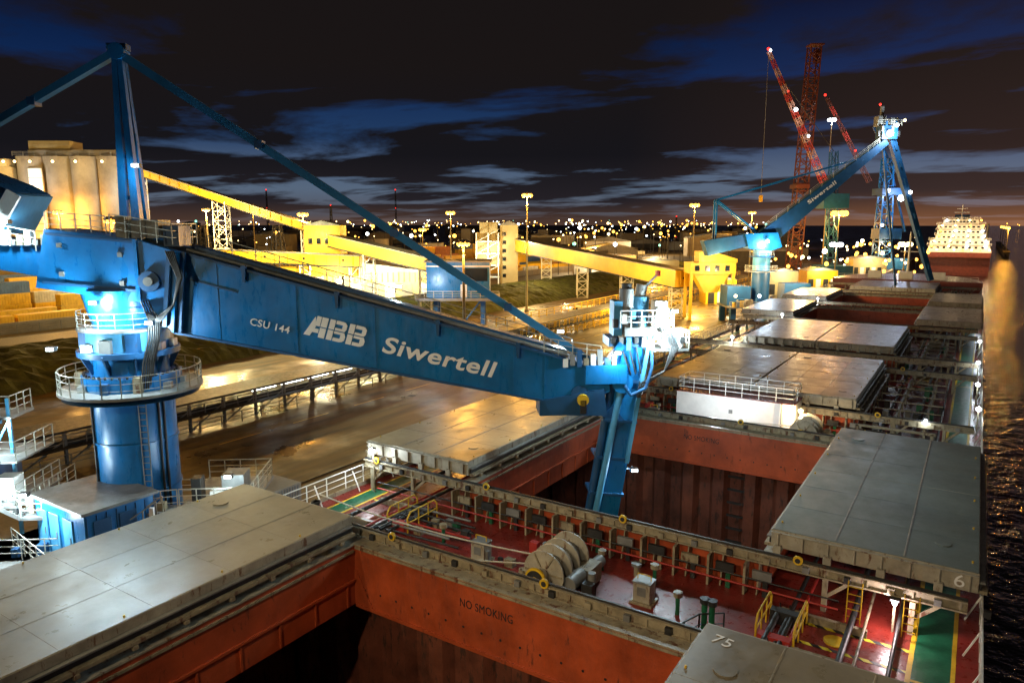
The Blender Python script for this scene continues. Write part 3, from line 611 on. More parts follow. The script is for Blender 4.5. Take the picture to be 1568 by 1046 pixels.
for i,(x,y,z,e) in enumerate(LW):
    b.box((x-.22,y-.02,z+.1),(x+.22,y+.3,z+.32),DARK); b.box((x-.18,y-.04,z+.13),(x+.18,y-.02,z+.29),WLT); b.beam((x,y+.2,z+.2),(x,y+.7,z+.2),.08,.08,GREY)
    light('crane_lamp_%d'%i,(x,y-.1,z-.2),e,(.70,.92,1),CR,.28 if e>1200 else .16)
b.beam((27.4,0,1.4),(28.2,-.4,1.4),.1,.1,GREY)  # bracket for the added hold lamp
b.build('crane_lamp_fixtures',CR)
e=empty('electrical_house'); b=B()
b.box((-41.1,16.9,-1.2),(-36.1,20.5,1.75),BLUE); b.box((-41.3,16.7,1.75),(-35.9,20.7,1.92),GREY)
for y in (17.3,18.6): b.box((-36.1,y,-1.1),(-36.04,y+.9,1.3),BLUE2); 
for x in(-40.8,-39.6,-38.2): b.box((x,16.83,-1.1),(x+.95,16.9,1.2),LBLUE); b.box((x+.7,16.8,-.1),(x+.76,16.83,.3),GREY)
b.rail([(-42.5,16.2,-1.2),(-36,15.4,-1.2)],RAILM,1.1,1); b.box((-44,14.5,-1.5),(-34.8,21,-1.2),GREY)
for x in(-43,-36): b.box((x-.4,15,-5),(x+.4,15.8,-1.5),BLUE2)
for i in range(7): b.beam((-36.08,17.0+i*.5,-1.1),(-36.08,17.0+i*.5,1.6),.05,.05,BLUE2)
b.build('house_body',e,bevel=.02); light('house_lamp',(-38.4,15.9,1.1),260,WC,e,.1)
e=empty('site_cabin'); b=B(); b.box((-37.4,26.4,-2.5),(-34.4,29.0,.1),CONC)
for i in range(12): b.box((-37.3+i*.25,26.35,-2.4),(-37.2+i*.25,26.4,0),GREY); b.box((-34.4,26.5+i*.2,-2.4),(-34.35,26.58+i*.2,0),GREY)
b.box((-37.6,26.2,-5),(-34.2,29.2,-2.5),GREY); b.build('cabin_body',e)
# ------------------------------------------------------------ second unloader
C2=empty('ship_unloader_crane',(-39,159,0),R(34)); b=B()
b.cyl((0,0,-1.2),(0,0,6),1.9,BLUE2,n=24); b.cyl((0,0,5.9),(0,0,6.1),3.4,GREY,n=24); b.ring((0,0,6.1),3.3,RAILM,n=14,r=.09,sp=2); b.cyl((0,0,6.1),(0,0,10.6),1.8,LBLUE,n=24)
b.cyl((0,0,9),(0,0,9.2),2.6,BLUE2,n=24); b.ring((0,0,9.2),2.5,RAILM,n=12,r=.08,sp=2)
b.box((-8,-5,-1.5),(5,4,-1.2),GREY)
for x in(-7,3.5):
    for y in(-4,3.2): b.beam((x,y,-1.5),(x,y,-5),1.1,1.1,BLUE2)
b.box((4,-3.4,-1),(9.5,.5,3.6),BLUE2); b.box((-8,-3,-1),(-3,2,3.0),BLUE2); b.rail([(-8,-5,-1.2),(5,-5,-1.2),(5,4,-1.2)],RAILM,r=.09)
for i in range(20):
    x=random.uniform(-8,9);s=random.uniform(.5,1.3); b.box((x,-5,-1.2),(x+s,-4,-1.2+s*1.5),random.choice([GREY,WHITE,YEL,BLUE2,TAN]))
b.prism([(-4.4,13.9),(2.5,14.2),(3.6,11.2),(1,10.3),(-3.4,10.8)],-1.8,1.8,BLUE)
b.prism([(-1.5,13.9),(24.2,33.4),(25.0,32.4),(2.6,12.4)],-1.0,1.0,BLUE2)
b.prism([(-13,12.5),(-3,14.0),(-3,11.5),(-12,9.3)],-1.5,1.5,BLUE2)
for yy in(-.8,.8):
    b.beam((-10.4,yy,20.9),(-10.4,yy,12),.35,.35,BLUE); b.beam((-10.4,yy,20.9),(-1.5,yy,14.2),.35,.35,BLUE); b.beam((-10.4,yy,20.9),(22,yy,30.2),.2,.3,BLUE)
b.beam((25,0,36),(37.0,0,4),1.3,1.3,BLUE2,1.0,1.0); b.beam((24,.8,36),(30,.8,2),.4,.4,BLUE2,.3,.3); b.box((23.2,-1.4,33.3),(26.4,1.4,36),BLUE2); b.box((22.4,-1,36),(24,1,38),GREY); b.box((25,-1,36),(26.6,1,37.6),GREY); b.cyl((23.5,0,38),(23.5,0,40),.4,GREY,n=12)
for k in range(9):
    f=k/9; b.beam((25+12*f,-.8,36-32*f),(25+12*f+.4,-.8,36-32*f-1.2),.25,.25,BLUE2)
b.rail([(22,-1.6,36),(27,-1.6,36)],RAILM,r=.09); b.rail([(0,-1.0,15.0),(23,-1.0,32.5)],RAILM,r=.07,sp=3)
for i in range(7): b.box((22.2+i*.7,-1.7,33.8+(i%3)),(22.6+i*.7,-1.3,34.9+(i%3)),[DARK,GREY,BLUE2][i%3])
b.ball((24.5,-2,34.4),.7,WLT); b.ball((25.8,-2,36),.4,WLT); b.ball((0,-2.8,12.4),.4,WLT); b.ball((30,-1.6,22.5),.4,WLT); b.ball((23,0,40.4),.25,REDL); b.ball((27.5,-1.7,37),.3,WARM)
for x in(-7,-2,4,8): b.ball((x,-5.4,1.2),.35,[WLT,WARM][x%2])
b.build('crane_structure',C2)
text('lettering_logo','Siwertell',7,.8,(9,-1.02,20.05),(R(90),R(-37.6),0),LETTER,C2,bold=.02)
light('c2_lamp',(0,-4,11.5),3600,WC,C2,.5); light('c2_lamp_top',(24.5,-3.6,34),4500,WC,C2,.6); light('c2_lamp_b',(6,-7,6),8000,WARMC,C2,.6); light('c2_lamp_c',(-7,-7,5),8000,WARMC,C2,.6)
# ------------------------------------------------------------ yard frame objects
def yd(lat,h): return (-.5417*h+.8406*lat,.8406*h+.5417*lat)
def PX(u,h): return (u-784)*h/1115
def PZ(v,h): return 16-(v-343)*h/1120
e=empty('grain_silo_block',rotz=YAW); b=B()
for i in range(5):
    x=-129+i*7.2 if i<4 else -129; y=200 if i<4 else 212
    b.cyl((x,y,-5),(x,y,33.0),4.2,CONC,n=32); b.cyl((x,y,33),(x,y,33.7),4.4,CONC,n=32)
    for j in range(7): b.cyl((x,y,-1+j*5),(x,y,-.85+j*5),4.25,CONC,n=32)
b.box((-142,197,-5),(-133.5,212,31),BEIGE); b.box((-129,197.5,33.7),(-104,202,35.4),CONC); b.box((-129,198,35.4),(-118,204,37.8),BEIGE)
b.box((-141,196,31),(-134,200,33),BEIGE); b.rail([(-132,195.6,33.7),(-103,195.6,33.7)],GREY,r=.12,sp=3)
for x in(-140,-138,-136,-134,-131,-127,-121,-115,-108): b.ball((x,194.8,32.2),.35,WARM)
b.box((-128,195.2,5),(-124.5,195.6,30.5),WHITE)
for i in range(12): b.box((-128.05,195.1,6+i*2),(-124.45,195.2,6.15+i*2),GREY)
b.build('silo_structure',e)
light('silo_lamp',(-126,190,27),2600,(1,.95,.85),e,.3); light('silo_lamp',(-114,190,29),1700,(1,.72,.3),e,.3); light('silo_lamp',(-138,190,30),2200,(1,.75,.35),e,.3)
light('silo_lamp',(-112,176,12),6000,(1,.55,.16),e,.5)
def gallery(name,p,q,w,h,mat,legs,lb=2.4):
    e=empty(name,rotz=YAW); b=B(); b.beam(p,q,w,h,mat); P=Vector(p);Q=Vector(q)
    b.beam(P+Vector((0,0,h*.5+.15)),Q+Vector((0,0,h*.5+.15)),w+.5,.2,GREY); b.beam(P-Vector((0,0,h*.5+.15)),Q-Vector((0,0,h*.5+.15)),w+.3,.25,DARK)
    n=int((Q-P).length/3)
    for i in range(n):
        c=P.lerp(Q,(i+.5)/n); b.box((c.x-.06,c.y-w/2-.06-.2,c.z-h*.42),(c.x+.06,c.y-w/2+.1,c.z+h*.42),mat)
        if i%3==0: b.box((c.x+.6,c.y-w/2-.08,c.z-.1),(c.x+1.4,c.y-w/2+.1,c.z+.35),GLASS)
    for f in legs:
        c=P.lerp(Q,f); b.lattice((c.x,c.y,-5),(c.x,c.y,c.z-h/2),lb,max(4,int((c.z+5)/2.5)),[WHITE],.22)
    b.build('gallery_body',e); return e
g=gallery('conveyor_gallery',(-104,200,31),(-49,185,14.2),2.2,1.8,CHAN,(.05,.5,.95),3.2)
light('gallery_lamp',(-76,181,17),6000,(1,.95,.75),g,.4); light('gallery_lamp',(-101,190,24),4000,WC,g,.4)
g=gallery('conveyor_gallery',(-46,184,12),(-16,155,7.2),3,2.6,CHAN,(.4,.9)); light('gallery_lamp',(-32,158,12),15000,(1,.86,.42),g,.4)
g=gallery('conveyor_gallery',(-80,175,9),(-36,172,7.2),3,2.4,CHAN,(.1,.4,.7,.97)); light('gallery_lamp',(-60,162,12),15000,(1,.86,.42),g,.4); light('gallery_lamp',(-44,163,3),14000,(1,.92,.6),g,.7)
b=B()
b.box((-60,173.2,3.6),(-36,175,5.9),CHAN); b.box((-59,172.9,-.5),(-46,176,3.4),WHITE)
for i in range(9): b.box((-58.8+i*1.4,172.8,-.4),(-58.6+i*1.4,172.9,3.3),GREY)
for x in(-55,-48,-41): b.ball((x,171,2.6),.8,WARM)
b.build('gallery_annex',g)
g=gallery('conveyor_gallery',(1.5,250,9),(39,165,3.6),4,3.8,CHAN,(.25,.5,.75,.98),3)
light('gallery_lamp',(6,208,9),15000,(1,.68,.25),g,.4); light('gallery_lamp',(24,168,6),9000,(1,.65,.22),g,.4)
e=empty('transfer_tower',rotz=YAW); b=B()
b.box((-52,182,8.5),(-43,189,15.6),CHAN); b.prism([(-52.4,15.6),(-47.5,16.8),(-42.6,15.6)],181.6,189.4,GREY)
for x in(-51,-44):
    for y in(183,188): b.box((x-.3,y-.3,-5),(x+.3,y+.3,8.5),GREY)
for i in range(4): b.box((-51+i*2.1,181.9,11),(-50+i*2.1,182,12.4),GLASS)
b.build('tower_body',e); light('tower_lamp',(-49,174,13),5000,(1,.9,.5),e,.4)
e=empty('transfer_tower',rotz=YAW); b=B()
b.box((-4,246,-5),(2,256,15.5),BEIGE); b.box((-12.5,248,2),(-4,256,13),BEIGE); b.prism([(-4.5,15.5),(-1,17),(2.5,15.5)],245.6,256.4,GREY); b.box((-11,247,12.9),(-5,255,16.5),BEIGE)
for x in(-12,-8,-4.6):
    b.box((x-.2,244.5,-5),(x+.2,244.9,13),WHITE)
for z in range(-2,14,4): b.box((-12.3,244.4,z),(-4.2,248,z+.25),WHITE)
for z in range(-2,12,4): b.beam((-12,244.6,z),(-4.6,244.6,z+4),.15,.15,WHITE)
for i in range(6): b.box((-3.2,245.9,-2+i*2.8),(-2,246,-.8+i*2.8),GLASS)
b.build('tower_body',e); light('tower_lamp',(-8,240,6),7000,(1,.95,.7),e,.4); light('tower_lamp',(3,236,10),7000,(1,.65,.25),e,.3)
e=empty('warehouse',rotz=YAW); b=B()
b.box((-62,204,-5),(-22,222,2.6),BEIGE); b.prism([(-62.5,2.6),(-42,5.2),(-21.5,2.6)],203.5,222.5,GREY)
for i in range(8): b.box((-60+i*4.8,203.9,-4.9),(-57+i*4.8,204,-.6),[GREY,WHITE][i%2])
for i in range(26): b.box((-61.6+i*1.55,203.86,-.2),(-61.4+i*1.55,203.98,2.5),CHAN)
b.build('warehouse_body',e)
for x in(-50,-42,-36,-28): light('warehouse_lamp',(x,197,2),10000,(1,.86,.5),e,.9)
e=empty('machine_house',rotz=YAW); b=B()
b.box((-13.3,112,4.6),(-3.5,118,10.1),BLUE); b.box((-13.6,111.7,10.1),(-3.2,118.3,10.35),GREY); b.box((-7.5,111.9,7.2),(-3.8,112,9.2),GLASS); b.box((-13.4,111.95,9.4),(-3.4,112,9.6),WHITE)
for x in(-12,-4.6):
    for y in(113,117): b.box((x-.35,y-.35,-5),(x+.35,y+.35,4.6),BLUE2)
b.beam((-12,113,-5),(-4.6,113,4.5),.25,.25,BLUE2); b.box((-15,111,4.2),(-2,119,4.6),GREY); b.rail([(-15,111,4.6),(-2,111,4.6)],RAILM,r=.08); b.box((-8,111.95,4.7),(-7,112,6.7),WHITE)
b.build('house_body',e); light('mh_lamp',(-12,107,7),1600,WC,e,.25)
e=empty('quay_hopper',rotz=YAW); b=B()
b.box((39,158,5.2),(49,164,7.6),CHAN); b.prism([(40,5.2),(48,5.2),(45.5,1),(42.5,1)],159,163,CHAN); b.box((41,158.5,7.6),(44,163,10.0),CHAN); b.prism([(44,7.6),(49.4,7.6),(49.4,8.4),(44,10)],158.5,163,CHAN)
for x in(39.4,48.6):
    for y in(158.4,163.6): b.box((x-.3,y-.3,-5),(x+.3,y+.3,5.2),CHAN)
for i in range(4): b.box((40+i*2.2,157.9,5.8),(41.0+i*2.2,158,7.0),GLASS)
b.build('hopper_body',e); light('hopper_lamp',(44,151,8),3500,(1,.78,.35),e,.3)
e=empty('quay_conveyor'); b=B()
b.box((-70.5,10,-2.15),(-66.2,260,-1.95),DARK); b.box((-70.3,10,-3.6),(-66.6,260,-2.9),DARK)
y=10
while y<260:
    m=GREY if y<105 else CHAN
    b.box((-66.4,y,-5),(-66.15,y+.25,-2.15),m); b.box((-70.5,y,-5),(-70.25,y+.25,-2.15),m)
    b.beam((-66.3,y,-5),(-66.3,y+4,-2.9),.1,.12,m); y+=4
b.rail([(-65.9,10,-3.3),(-65.9,105,-3.3)],GREY,1.0,2.0,.07); b.rail([(-65.9,105,-3.3),(-65.9,260,-3.3)],CHAN,1.2,2.0,.12); b.box((-66.2,10,-3.4),(-65.3,260,-3.3),DARK)
b.rail([(-65.2,10,-5),(-65.2,105,-5)],GREY,1.2,2.5,.07); b.rail([(-65.2,105,-5),(-65.2,260,-5)],CHAN,1.2,2.5,.12)
b.rail([(-71,105,-2),(-71,260,-2)],CHAN,1.4,3,.14)
for y in range(50,86,4): b.box((-66.6,y,-2.35),(-66.5,y+3.2,-2.3),WLT)
for y in range(120,200,6): b.box((-66.6,y,-2.35),(-66.5,y+3.5,-2.2),WARM)
b.build('conveyor_structure',e)
light('conv_lamp',(-63.5,88,-2.3),1300,WC,e,.25); light('conv_lamp',(-61,140,1),14000,(1,.62,.12),e,.3); light('conv_lamp',(-60,180,3),14000,(1,.62,.12),e,.3)
def pickup(x,y,rot,col):
    e=empty('parked_van',(x,y,-5),rot); b=B()
    b.prism([(-2.4,.45),(-2.4,1.0),(-1.5,1.15),(-.9,1.95),(2.4,1.95),(2.4,.45)],-.95,.95,col); b.prism([(-1.4,1.15),(-.9,1.85),(-.1,1.85),(-.1,1.15)],-.97,.97,GLASS)
    for xx in(-1.5,1.5):
        for yy in(-.95,.75): b.cyl((xx,yy,.38),(xx,yy+.2,.38),.38,BLACKP,n=16)
    b.build('van_body',e,bevel=.05)
pickup(-55,132,R(95),WHITE); pickup(-78,150,R(20),WHITE); pickup(-47,200,R(90),WHITE); pickup(-50,172,R(100),BLUE2)
cols=[CHAN,YEL,M('container_orange',(.4,.13,.03),.5),M('container_white',(.5,.5,.45),.5),M('container_blue',(.04,.1,.25),.5),CHAN,YEL,CHAN]
for r,(x,hi) in enumerate(((-166,1),(-176,2),(-188,3),(-200,3),(-214,4),(-230,4))):
    e=empty('container_stack'); b=B()
    for y in range(-10,330,13):
        if random.random()<.12: continue
        for z in range(random.randint(max(1,hi-1),hi)):
            c=random.choice(cols); x0=x+random.uniform(-.2,.2); z0=-5+z*2.62
            b.box((x0,y,z0),(x0+2.44,y+12.2,z0+2.59),c)
            for i in range(20): b.box((x0+2.44,y+.3+i*.6,z0+.15),(x0+2.5,y+.55+i*.6,z0+2.4),c)
            b.box((x0-.03,y-.03,z0),(x0+2.47,y+.1,z0+.15),GREY)
    b.build('containers',e)
b=B(); b.rail([(-155,0,-5),(-155,300,-5)],GREY,1.8,4,.12,3); b.box((-156,0,-5),(-155.6,300,-2.8),CONC); b.build('yard_fence')
def mast(x,y,top,e_w,col=SODC,lens=SOD,r=.55,name='high_mast_lamp',base=-5):
    e=empty(name,(x,y,0)); b=B(); b.cyl((0,0,base),(0,0,top),.28,BEIGE,.14,n=10); b.cyl((0,0,base),(0,0,base+.8),.55,CONC,n=10)
    b.cyl((0,0,top-.3),(0,0,top-.1),r*1.6,DARK,n=12)
    for i in range(6):
        a=i*math.pi/3; b.beam((r*1.5*math.cos(a),r*1.5*math.sin(a),top-.3),(r*2.2*math.cos(a),r*2.2*math.sin(a),top-.5),.5,.3,GREY); b.ball((r*1.6*math.cos(a),r*1.6*math.sin(a),top-.65),r*.8,lens)
    b.build('mast_body',e); light('mast_light',(0,0,top-1.9),e_w,col,e,.5); return e
def ym(u,vt,h,en,**k):
    x,y=yd(PX(u,h),h); return mast(x,y,PZ(vt,h),en,**k)
ym(807,296,172,55000,r=.6); ym(690,324,260,40000,r=.75); ym(465,325,185,32000,r=.6); ym(1062,312,230,35000,r=.7); ym(647,350,330,20000,r=.8); ym(93,322,190,30000,r=.6)
ym(1283,325,300,60000,r=1.5); ym(1262,187,330,20000,r=.8,col=WC,lens=WLT); ym(1388,372,330,45000,r=1.3,col=WARMC,lens=WARM); ym(1282,372,260,24000,r=1.0,col=WARMC,lens=WLT)
mast(-58,78,14,17000,r=.4); mast(-96,52,17,9000,r=.4); mast(-60,5,16,12000,r=.4); mast(-160,40,20,60000,r=.4,col=(1,.6,.16)); mast(-160,110,20,60000,r=.4,col=(1,.6,.16)); mast(-60,230,20,22000,r=.5); mast(-220,170,22,30000,r=.5)
# ------------------------------------------------------------ harbour cranes and tower
e=empty('lattice_tower',rotz=YAW); b=B(); h=330
b.lattice((PX(1217,h),h,-5),(PX(1229,h),h,PZ(86,h)),5.0,30,[RUSTR],.5,4.4); b.lattice((PX(1236,h),h+2,PZ(106,h)),(PX(1236,h),h+2,PZ(86,h)),2,3,[RUSTR],.4)
b.box((PX(1220,h),h-3,PZ(84,h)),(PX(1240,h),h+3,PZ(83,h)+.2),RUSTR); b.box((PX(1210,h),h-4,PZ(290,h)),(PX(1230,h),h+4,PZ(284,h)),RUSTR)
b.build('tower_lattice',e); light('tower_lamp',(PX(1240,h),h-25,45),7000,(1,.4,.2),e,.2)
e=empty('harbour_crane',rotz=YAW); b=B(); h=300
b.lattice((PX(1256,h),h,PZ(280,h)),(PX(1162,h),h,PZ(92,h)),2.4,32,[REDP,PINK],.22,1.1)
b.lattice((PX(1275,h),h,-5),(PX(1268,h),h,PZ(235,h)),4,14,[BLUE2],.35,2.4); b.box((PX(1252,h),h-4,PZ(320,h)),(PX(1290,h),h+4,PZ(298,h)),BLUE2)
b.beam((PX(1268,h),h,PZ(235,h)),(PX(1180,h),h,PZ(125,h)),.2,.2,DARK); b.beam((PX(1162,h),h,PZ(92,h)),(PX(1162,h),h,PZ(300,h)),.16,.16,GREY); b.beam((PX(1162,h),h,PZ(300,h)),(PX(1162,h),h,PZ(310,h)),1.2,1.2,YEL)
b.ball((PX(1160,h),h-1,PZ(89,h)),.6,REDL); b.ball((PX(1162,h),h-2,PZ(92,h)),.5,WLT); b.ball((PX(1203,h),h-3,PZ(176,h)),.8,WLT); b.ball((PX(1224,h),h-3,PZ(214,h)),.55,WLT); b.ball((PX(1190,h),h-3,PZ(150,h)),.4,REDL)
b.box((PX(1255,h),h-6,-5),(PX(1300,h),h+6,-1),BLUE2)
b.build('crane_lattice',e); light('boom_lamp',(PX(1200,h),h-10,58),4200,(1,.68,.5),e,.2); light('boom_lamp',(PX(1240,h),h-12,38),4200,(1,.68,.5),e,.2)
e=empty('harbour_crane',rotz=YAW); b=B(); h=345
b.lattice((PX(1325,h),h,PZ(280,h)),(PX(1252,h),h,PZ(158,h)),1.8,20,[RUSTR,RUSTR,REDP],.2,1.0)
b.lattice((PX(1353,h),h,-5),(PX(1350,h),h,PZ(245,h)),6.5,12,[BLUE],.6,3.6); b.box((PX(1338,h),h-5,PZ(300,h)),(PX(1368,h),h+5,PZ(290,h)),BLUE2); b.box((PX(1340,h),h-4,PZ(366,h)),(PX(1374,h),h+4,PZ(350,h)),BLUE2)
b.beam((PX(1350,h),h,PZ(245,h)),(PX(1325,h),h,PZ(200,h)),.8,.8,BLUE2); b.beam((PX(1352,h),h,PZ(250,h)),(PX(1385,h),h,PZ(355,h)),.9,.9,BLUE2)
b.box((PX(1330,h),h-7,-5),(PX(1382,h),h+7,0),BLUE2)
b.ball((PX(1248,h),h-1,PZ(154,h)),.6,REDL); b.ball((PX(1365,h),h-6,PZ(305,h)),1.5,WLT); b.ball((PX(1345,h),h-6,PZ(294,h)),.9,WLT); b.ball((PX(1340,h),h-6,PZ(345,h)),.7,WLT); b.ball((PX(1296,h),h-3,PZ(235,h)),.5,REDL)
b.build('crane_lattice',e); light('cab_lamp',(PX(1362,h),h-14,30),15000,(.6,.72,1),e,.6); light('boom_lamp',(PX(1300,h),h-10,55),3000,(1,.4,.4),e,.2)
# ------------------------------------------------------------ ship moored ahead
e=empty('moored_ship',(-10,450,0)); b=B()
b.box((-14,0,-13),(15,120,-1.5),HULL); b.prism([(-14,-1.5),(15,-1.5),(15.5,2),(-14.5,2)],-3,120,HULL); b.box((-14.2,-3.1,1.2),(15.2,-2.9,2.2),WHITE)
WID=(14,13.5,11,10.5,10.5,8)
for i in range(6):
    w=WID[i]; b.box((-w+.5,2+i*.6,2+i*2.7),(w+.5,16,4.7+i*2.7),WHITE); b.box((-w-.1,1.0+i*.6,4.6+i*2.7),(w+1.1,3+i*.6,4.75+i*2.7),GREY); b.rail([(-w-.1,1.1+i*.6,4.75+i*2.7),(w+1.1,1.1+i*.6,4.75+i*2.7)],WHITE,r=.12,sp=3)
    for j in range(9):
        x=-w+1.5+j*(2*w-2)/9; b.box((x,2+i*.6-.08,3.0+i*2.7),(x+1.2,2+i*.6,4.1+i*2.7),GLASS)
    for j in range(4): b.ball((-w+2+j*(w/2+1)+random.random(),.8+i*.6,4.3+i*2.7),.55,random.choice([WARM,SOD,WLT]))
b.box((-3,20,16),(4,27,21),BLUE2); b.cyl((.5,10,18),(.5,10,26),.4,WHITE,.2,n=10); b.beam((-3,10,22),(4,10,22),.3,.3,WHITE); b.beam((-2,10,24),(3,10,24),.2,.2,WHITE)
for x in(-12,13): b.cyl((x,60,3),(x,60,16),.6,WHITE,n=8)
for j in range(8): b.ball((-13+j*3.9,-3.4,2.6),.5,[SOD,WARM][j%2])
b.build('ship_structure',e)
for x,z in((-11,8),(0,10),(12,8)): light('ship_lamp',(x,-9,z),8500,(1,.66,.30),e,.5)
e=empty('added_jetty',(0,0,0)); b=B(); b.box((16,700,-7),(21,1100,-6),CONC)  # made-up jetty, carries lamps added for orange reflections on the water
for y in range(705,1100,18): b.box((16.5,y,-13),(17.3,y+.8,-7),CONC); b.box((19.7,y,-13),(20.5,y+.8,-7),CONC)
for y in(705,770,860,960):
    b.cyl((18,y,-6),(18,y,13),.3,GREY,n=8); b.ball((18,y-.6,12.6),1.3,SOD)
b.build('added_jetty_structure',e)
light('reflection_lamp',(18,705-3,11),22000,(1,.42,.05),e,1.0)  # added for its orange reflection in the water
# ------------------------------------------------------------ distant harbour & town
e=empty('distant_harbour',rotz=YAW); b=B()
for i in range(190):
    h=random.uniform(330,1700); u=random.uniform(200,1200); w=random.uniform(8,45); z=random.choice([4,6,8,10,14])*(.6+h/1500)
    if h<480 and 700<u<850: continue
    x=PX(u,h); H=-5+z*random.uniform(.5,1); b.box((x,h,-5),(x+w,h+random.uniform(10,30),H),random.choice([BEIGE,GREY,CONC,GREY,DARK,DARK,WHITE]))
    if i%2: b.prism([(x-.5,H),(x+w/2,H+w*.1),(x+w+.5,H)],h-.5,h+12,GREY)
for i in range(10):
    h=random.uniform(500,1200);x=PX(random.uniform(520,1150),h); b.cyl((x,h,-5),(x,h,random.uniform(4,9)),random.uniform(6,12),random.choice([WHITE,BEIGE]),n=24)
for u,v,h in((607,292,900),(411,292,900),(318,330,700),(1035,332,800),(508,315,500)):
    b.lattice((PX(u,h),h,-5),(PX(u,h),h,PZ(v,h)),2.2,12,[DARK],.4,.9); b.ball((PX(u,h),h,PZ(v,h)),h*.0010,REDL); b.ball((PX(u,h),h,PZ(v,h)-22),h*.0008,REDL)
for u in(310,425,255): b.lattice((PX(u,230),230,-5),(PX(u,230),230,PZ(345,230)),6,8,[DARK],.35,2)
b.build('harbour_buildings',e)
b=B()
for i in range(420):
    d=random.random()**1.3; h=300+1900*d; u=random.choice([random.uniform(180,1200),random.uniform(560,1150)]); x=PX(u,h)
    z=random.uniform(0,12)+h*.007; r=(.3+h*.0008)*random.choice([.4,.45,.55,.6,.8,1.0,1.7])
    m=random.choice([SOD,SOD,SOD,WARM,WARM,WARM,WLT,WLT,GRL if random.random()<.3 else SOD]); b.ball((x,h,z),r,m,6)
    if h<700: b.beam((x,h+.5,-5),(x,h+.5,z),.25,.25,DARK)
for i in range(95):
    h=random.uniform(230,420); u=random.uniform(1160,1430); b.ball((PX(u,h),h,random.uniform(-3,9)),random.uniform(.25,.9),random.choice([SOD,WARM,WLT,SOD]),6)
for i in range(40):
    h=3500; u=random.uniform(1540,1900); b.ball((PX(u,h),h,random.uniform(0,18)),random.uniform(1.5,3),SOD,6)
b.build('harbour_lights',e)
for j,(u,h,en) in enumerate(((900,420,70000),(1000,500,80000),(760,600,80000),(600,420,60000),(400,420,50000),(1150,420,70000),(1000,330,40000),(870,330,30000),(1120,650,90000),(1230,300,50000))):
    light('harbour_glow',(PX(u,h),h-10,12),en,[SODC,WARMC,SODC][j%3],e,1)
for (u,h,w,z,m) in((1085,190,8,2.5,CHAN),(1180,215,9,3,BEIGE),(1240,235,10,2,CHAN),(1310,300,14,3,BEIGE),(960,300,22,2,BEIGE),(880,290,16,1.5,WHITE)):
    e=empty('quay_shed',rotz=YAW); b=B(); x=PX(u,h); b.box((x,h,-5),(x+w,h+7,z-1),m); b.prism([(x-.3,z-1),(x+w/2,z),(x+w+.3,z-1)],h-.4,h+7.4,GREY)
    for i in range(int(w/2.5)): b.box((x+.6+i*2.4,h-.06,-4.9),(x+2.2+i*2.4,h,-1.8),[DARK,WHITE][i%2])
    b.build('shed_body',e); light('shed_lamp',(x+w/2,h-5,1.5),5500,(1,.82,.48),e,.6)
# ------------------------------------------------------------ sky
w=bpy.data.worlds.new('World'); sc.world=w; w.use_nodes=True; nt=w.node_tree; N=nt.nodes; L=nt.links; bg=N['Background']
tc=N.new('ShaderNodeTexCoord'); sp=N.new('ShaderNodeSeparateXYZ'); L.new(tc.outputs['Generated'],sp.inputs[0])
def math_(op,a,bv=None):
    m=N.new('ShaderNodeMath'); m.operation=op
    for i,v in enumerate((a,bv)):
        if v is None: continue
        if isinstance(v,(int,float)): m.inputs[i].default_value=v
        else: L.new(v,m.inputs[i])
    return m.outputs[0]
def ramp(fac,els,interp='LINEAR'):
    r=N.new('ShaderNodeValToRGB'); r.color_ramp.interpolation=interp
    while len(r.color_ramp.elements)<len(els): r.color_ramp.elements.new(.5)
    for el,(p,c) in zip(r.color_ramp.elements,els): el.position=p; el.color=(*c,1)
    L.new(fac,r.inputs[0]); return r.outputs[0]
z=math_('MAXIMUM',sp.outputs[2],0.)
clear=ramp(z,[(0,(.14,.08,.055)),(.012,(.085,.08,.095)),(.045,(.095,.135,.20)),(.07,(.075,.115,.19)),(.11,(.016,.045,.12)),(.18,(.005,.020,.080)),(.26,(.002,.007,.032)),(.6,(.002,.003,.012))])
den=math_('ADD',z,.07)
cx=math_('DIVIDE',sp.outputs[0],den); cy=math_('DIVIDE',sp.outputs[1],den)
cb=N.new('ShaderNodeCombineXYZ'); L.new(cx,cb.inputs[0]); L.new(cy,cb.inputs[1])
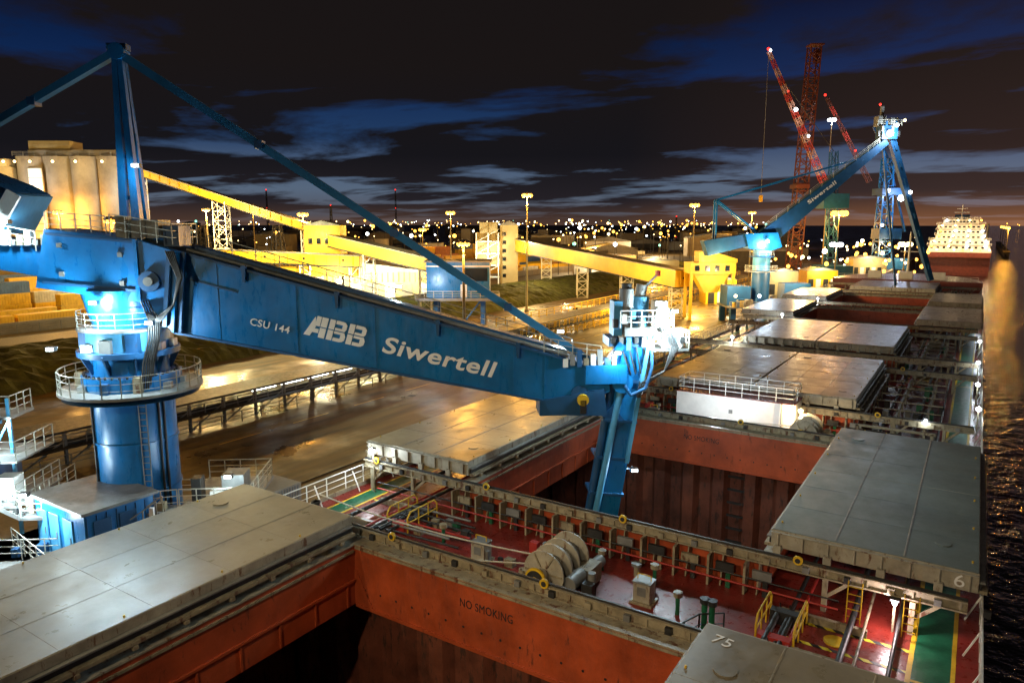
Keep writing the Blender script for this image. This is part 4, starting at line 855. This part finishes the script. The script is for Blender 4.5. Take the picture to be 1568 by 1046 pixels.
mp=N.new('ShaderNodeMapping'); mp.inputs['Rotation'].default_value=(0,0,-YAW); mp.inputs['Scale'].default_value=(.42,.6,1); mp.inputs['Location'].default_value=(4.7,2.1,0); L.new(cb.outputs[0],mp.inputs[0])
n1=N.new('ShaderNodeTexNoise'); n1.inputs['Scale'].default_value=1.0; n1.inputs['Detail'].default_value=11; n1.inputs['Roughness'].default_value=.58; n1.inputs['Distortion'].default_value=.35; L.new(mp.outputs[0],n1.inputs['Vector'])
cov=math_('ADD',n1.outputs[0],math_('MULTIPLY',math_('SUBTRACT',z,.09),.35))
cm=ramp(cov,[(.41,(0,0,0)),(.49,(1,1,1))])
ccol=ramp(z,[(0,(.075,.040,.028)),(.03,(.018,.015,.019)),(.09,(.008,.0075,.010)),(.2,(.010,.0075,.0075)),(1,(.006,.005,.006))])
mix=N.new('ShaderNodeMixRGB'); L.new(cm,mix.inputs[0]); L.new(clear,mix.inputs[1]); L.new(ccol,mix.inputs[2])
dp=N.new('ShaderNodeVectorMath'); dp.operation='DOT_PRODUCT'; L.new(tc.outputs['Generated'],dp.inputs[0]); dp.inputs[1].default_value=(.25,.968,0)
gl=ramp(dp.outputs['Value'],[(.78,(0,0,0)),(1.0,(1,1,1))])
gz=ramp(z,[(0,(.18,.065,.018)),(.04,(.032,.014,.007)),(.2,(.010,.005,.003)),(1,(0,0,0))])
mg=N.new('ShaderNodeMixRGB'); mg.blend_type='MULTIPLY'; mg.inputs[0].default_value=1; L.new(gl,mg.inputs[1]); L.new(gz,mg.inputs[2])
ad=N.new('ShaderNodeMixRGB'); ad.blend_type='ADD'; ad.inputs[0].default_value=1; L.new(mix.outputs[0],ad.inputs[1]); L.new(mg.outputs[0],ad.inputs[2])
L.new(ad.outputs[0],bg.inputs[0]); bg.inputs[1].default_value=1.0
# ------------------------------------------------------------ camera
c=bpy.data.cameras.new('Camera'); co=bpy.data.objects.new('Camera',c); sc.collection.objects.link(co); sc.camera=co
co.location=(0,0,16); co.rotation_euler=(R(90-9.27),0,YAW); c.lens=25.32; c.sensor_width=36; c.clip_end=20000; c.clip_start=.1
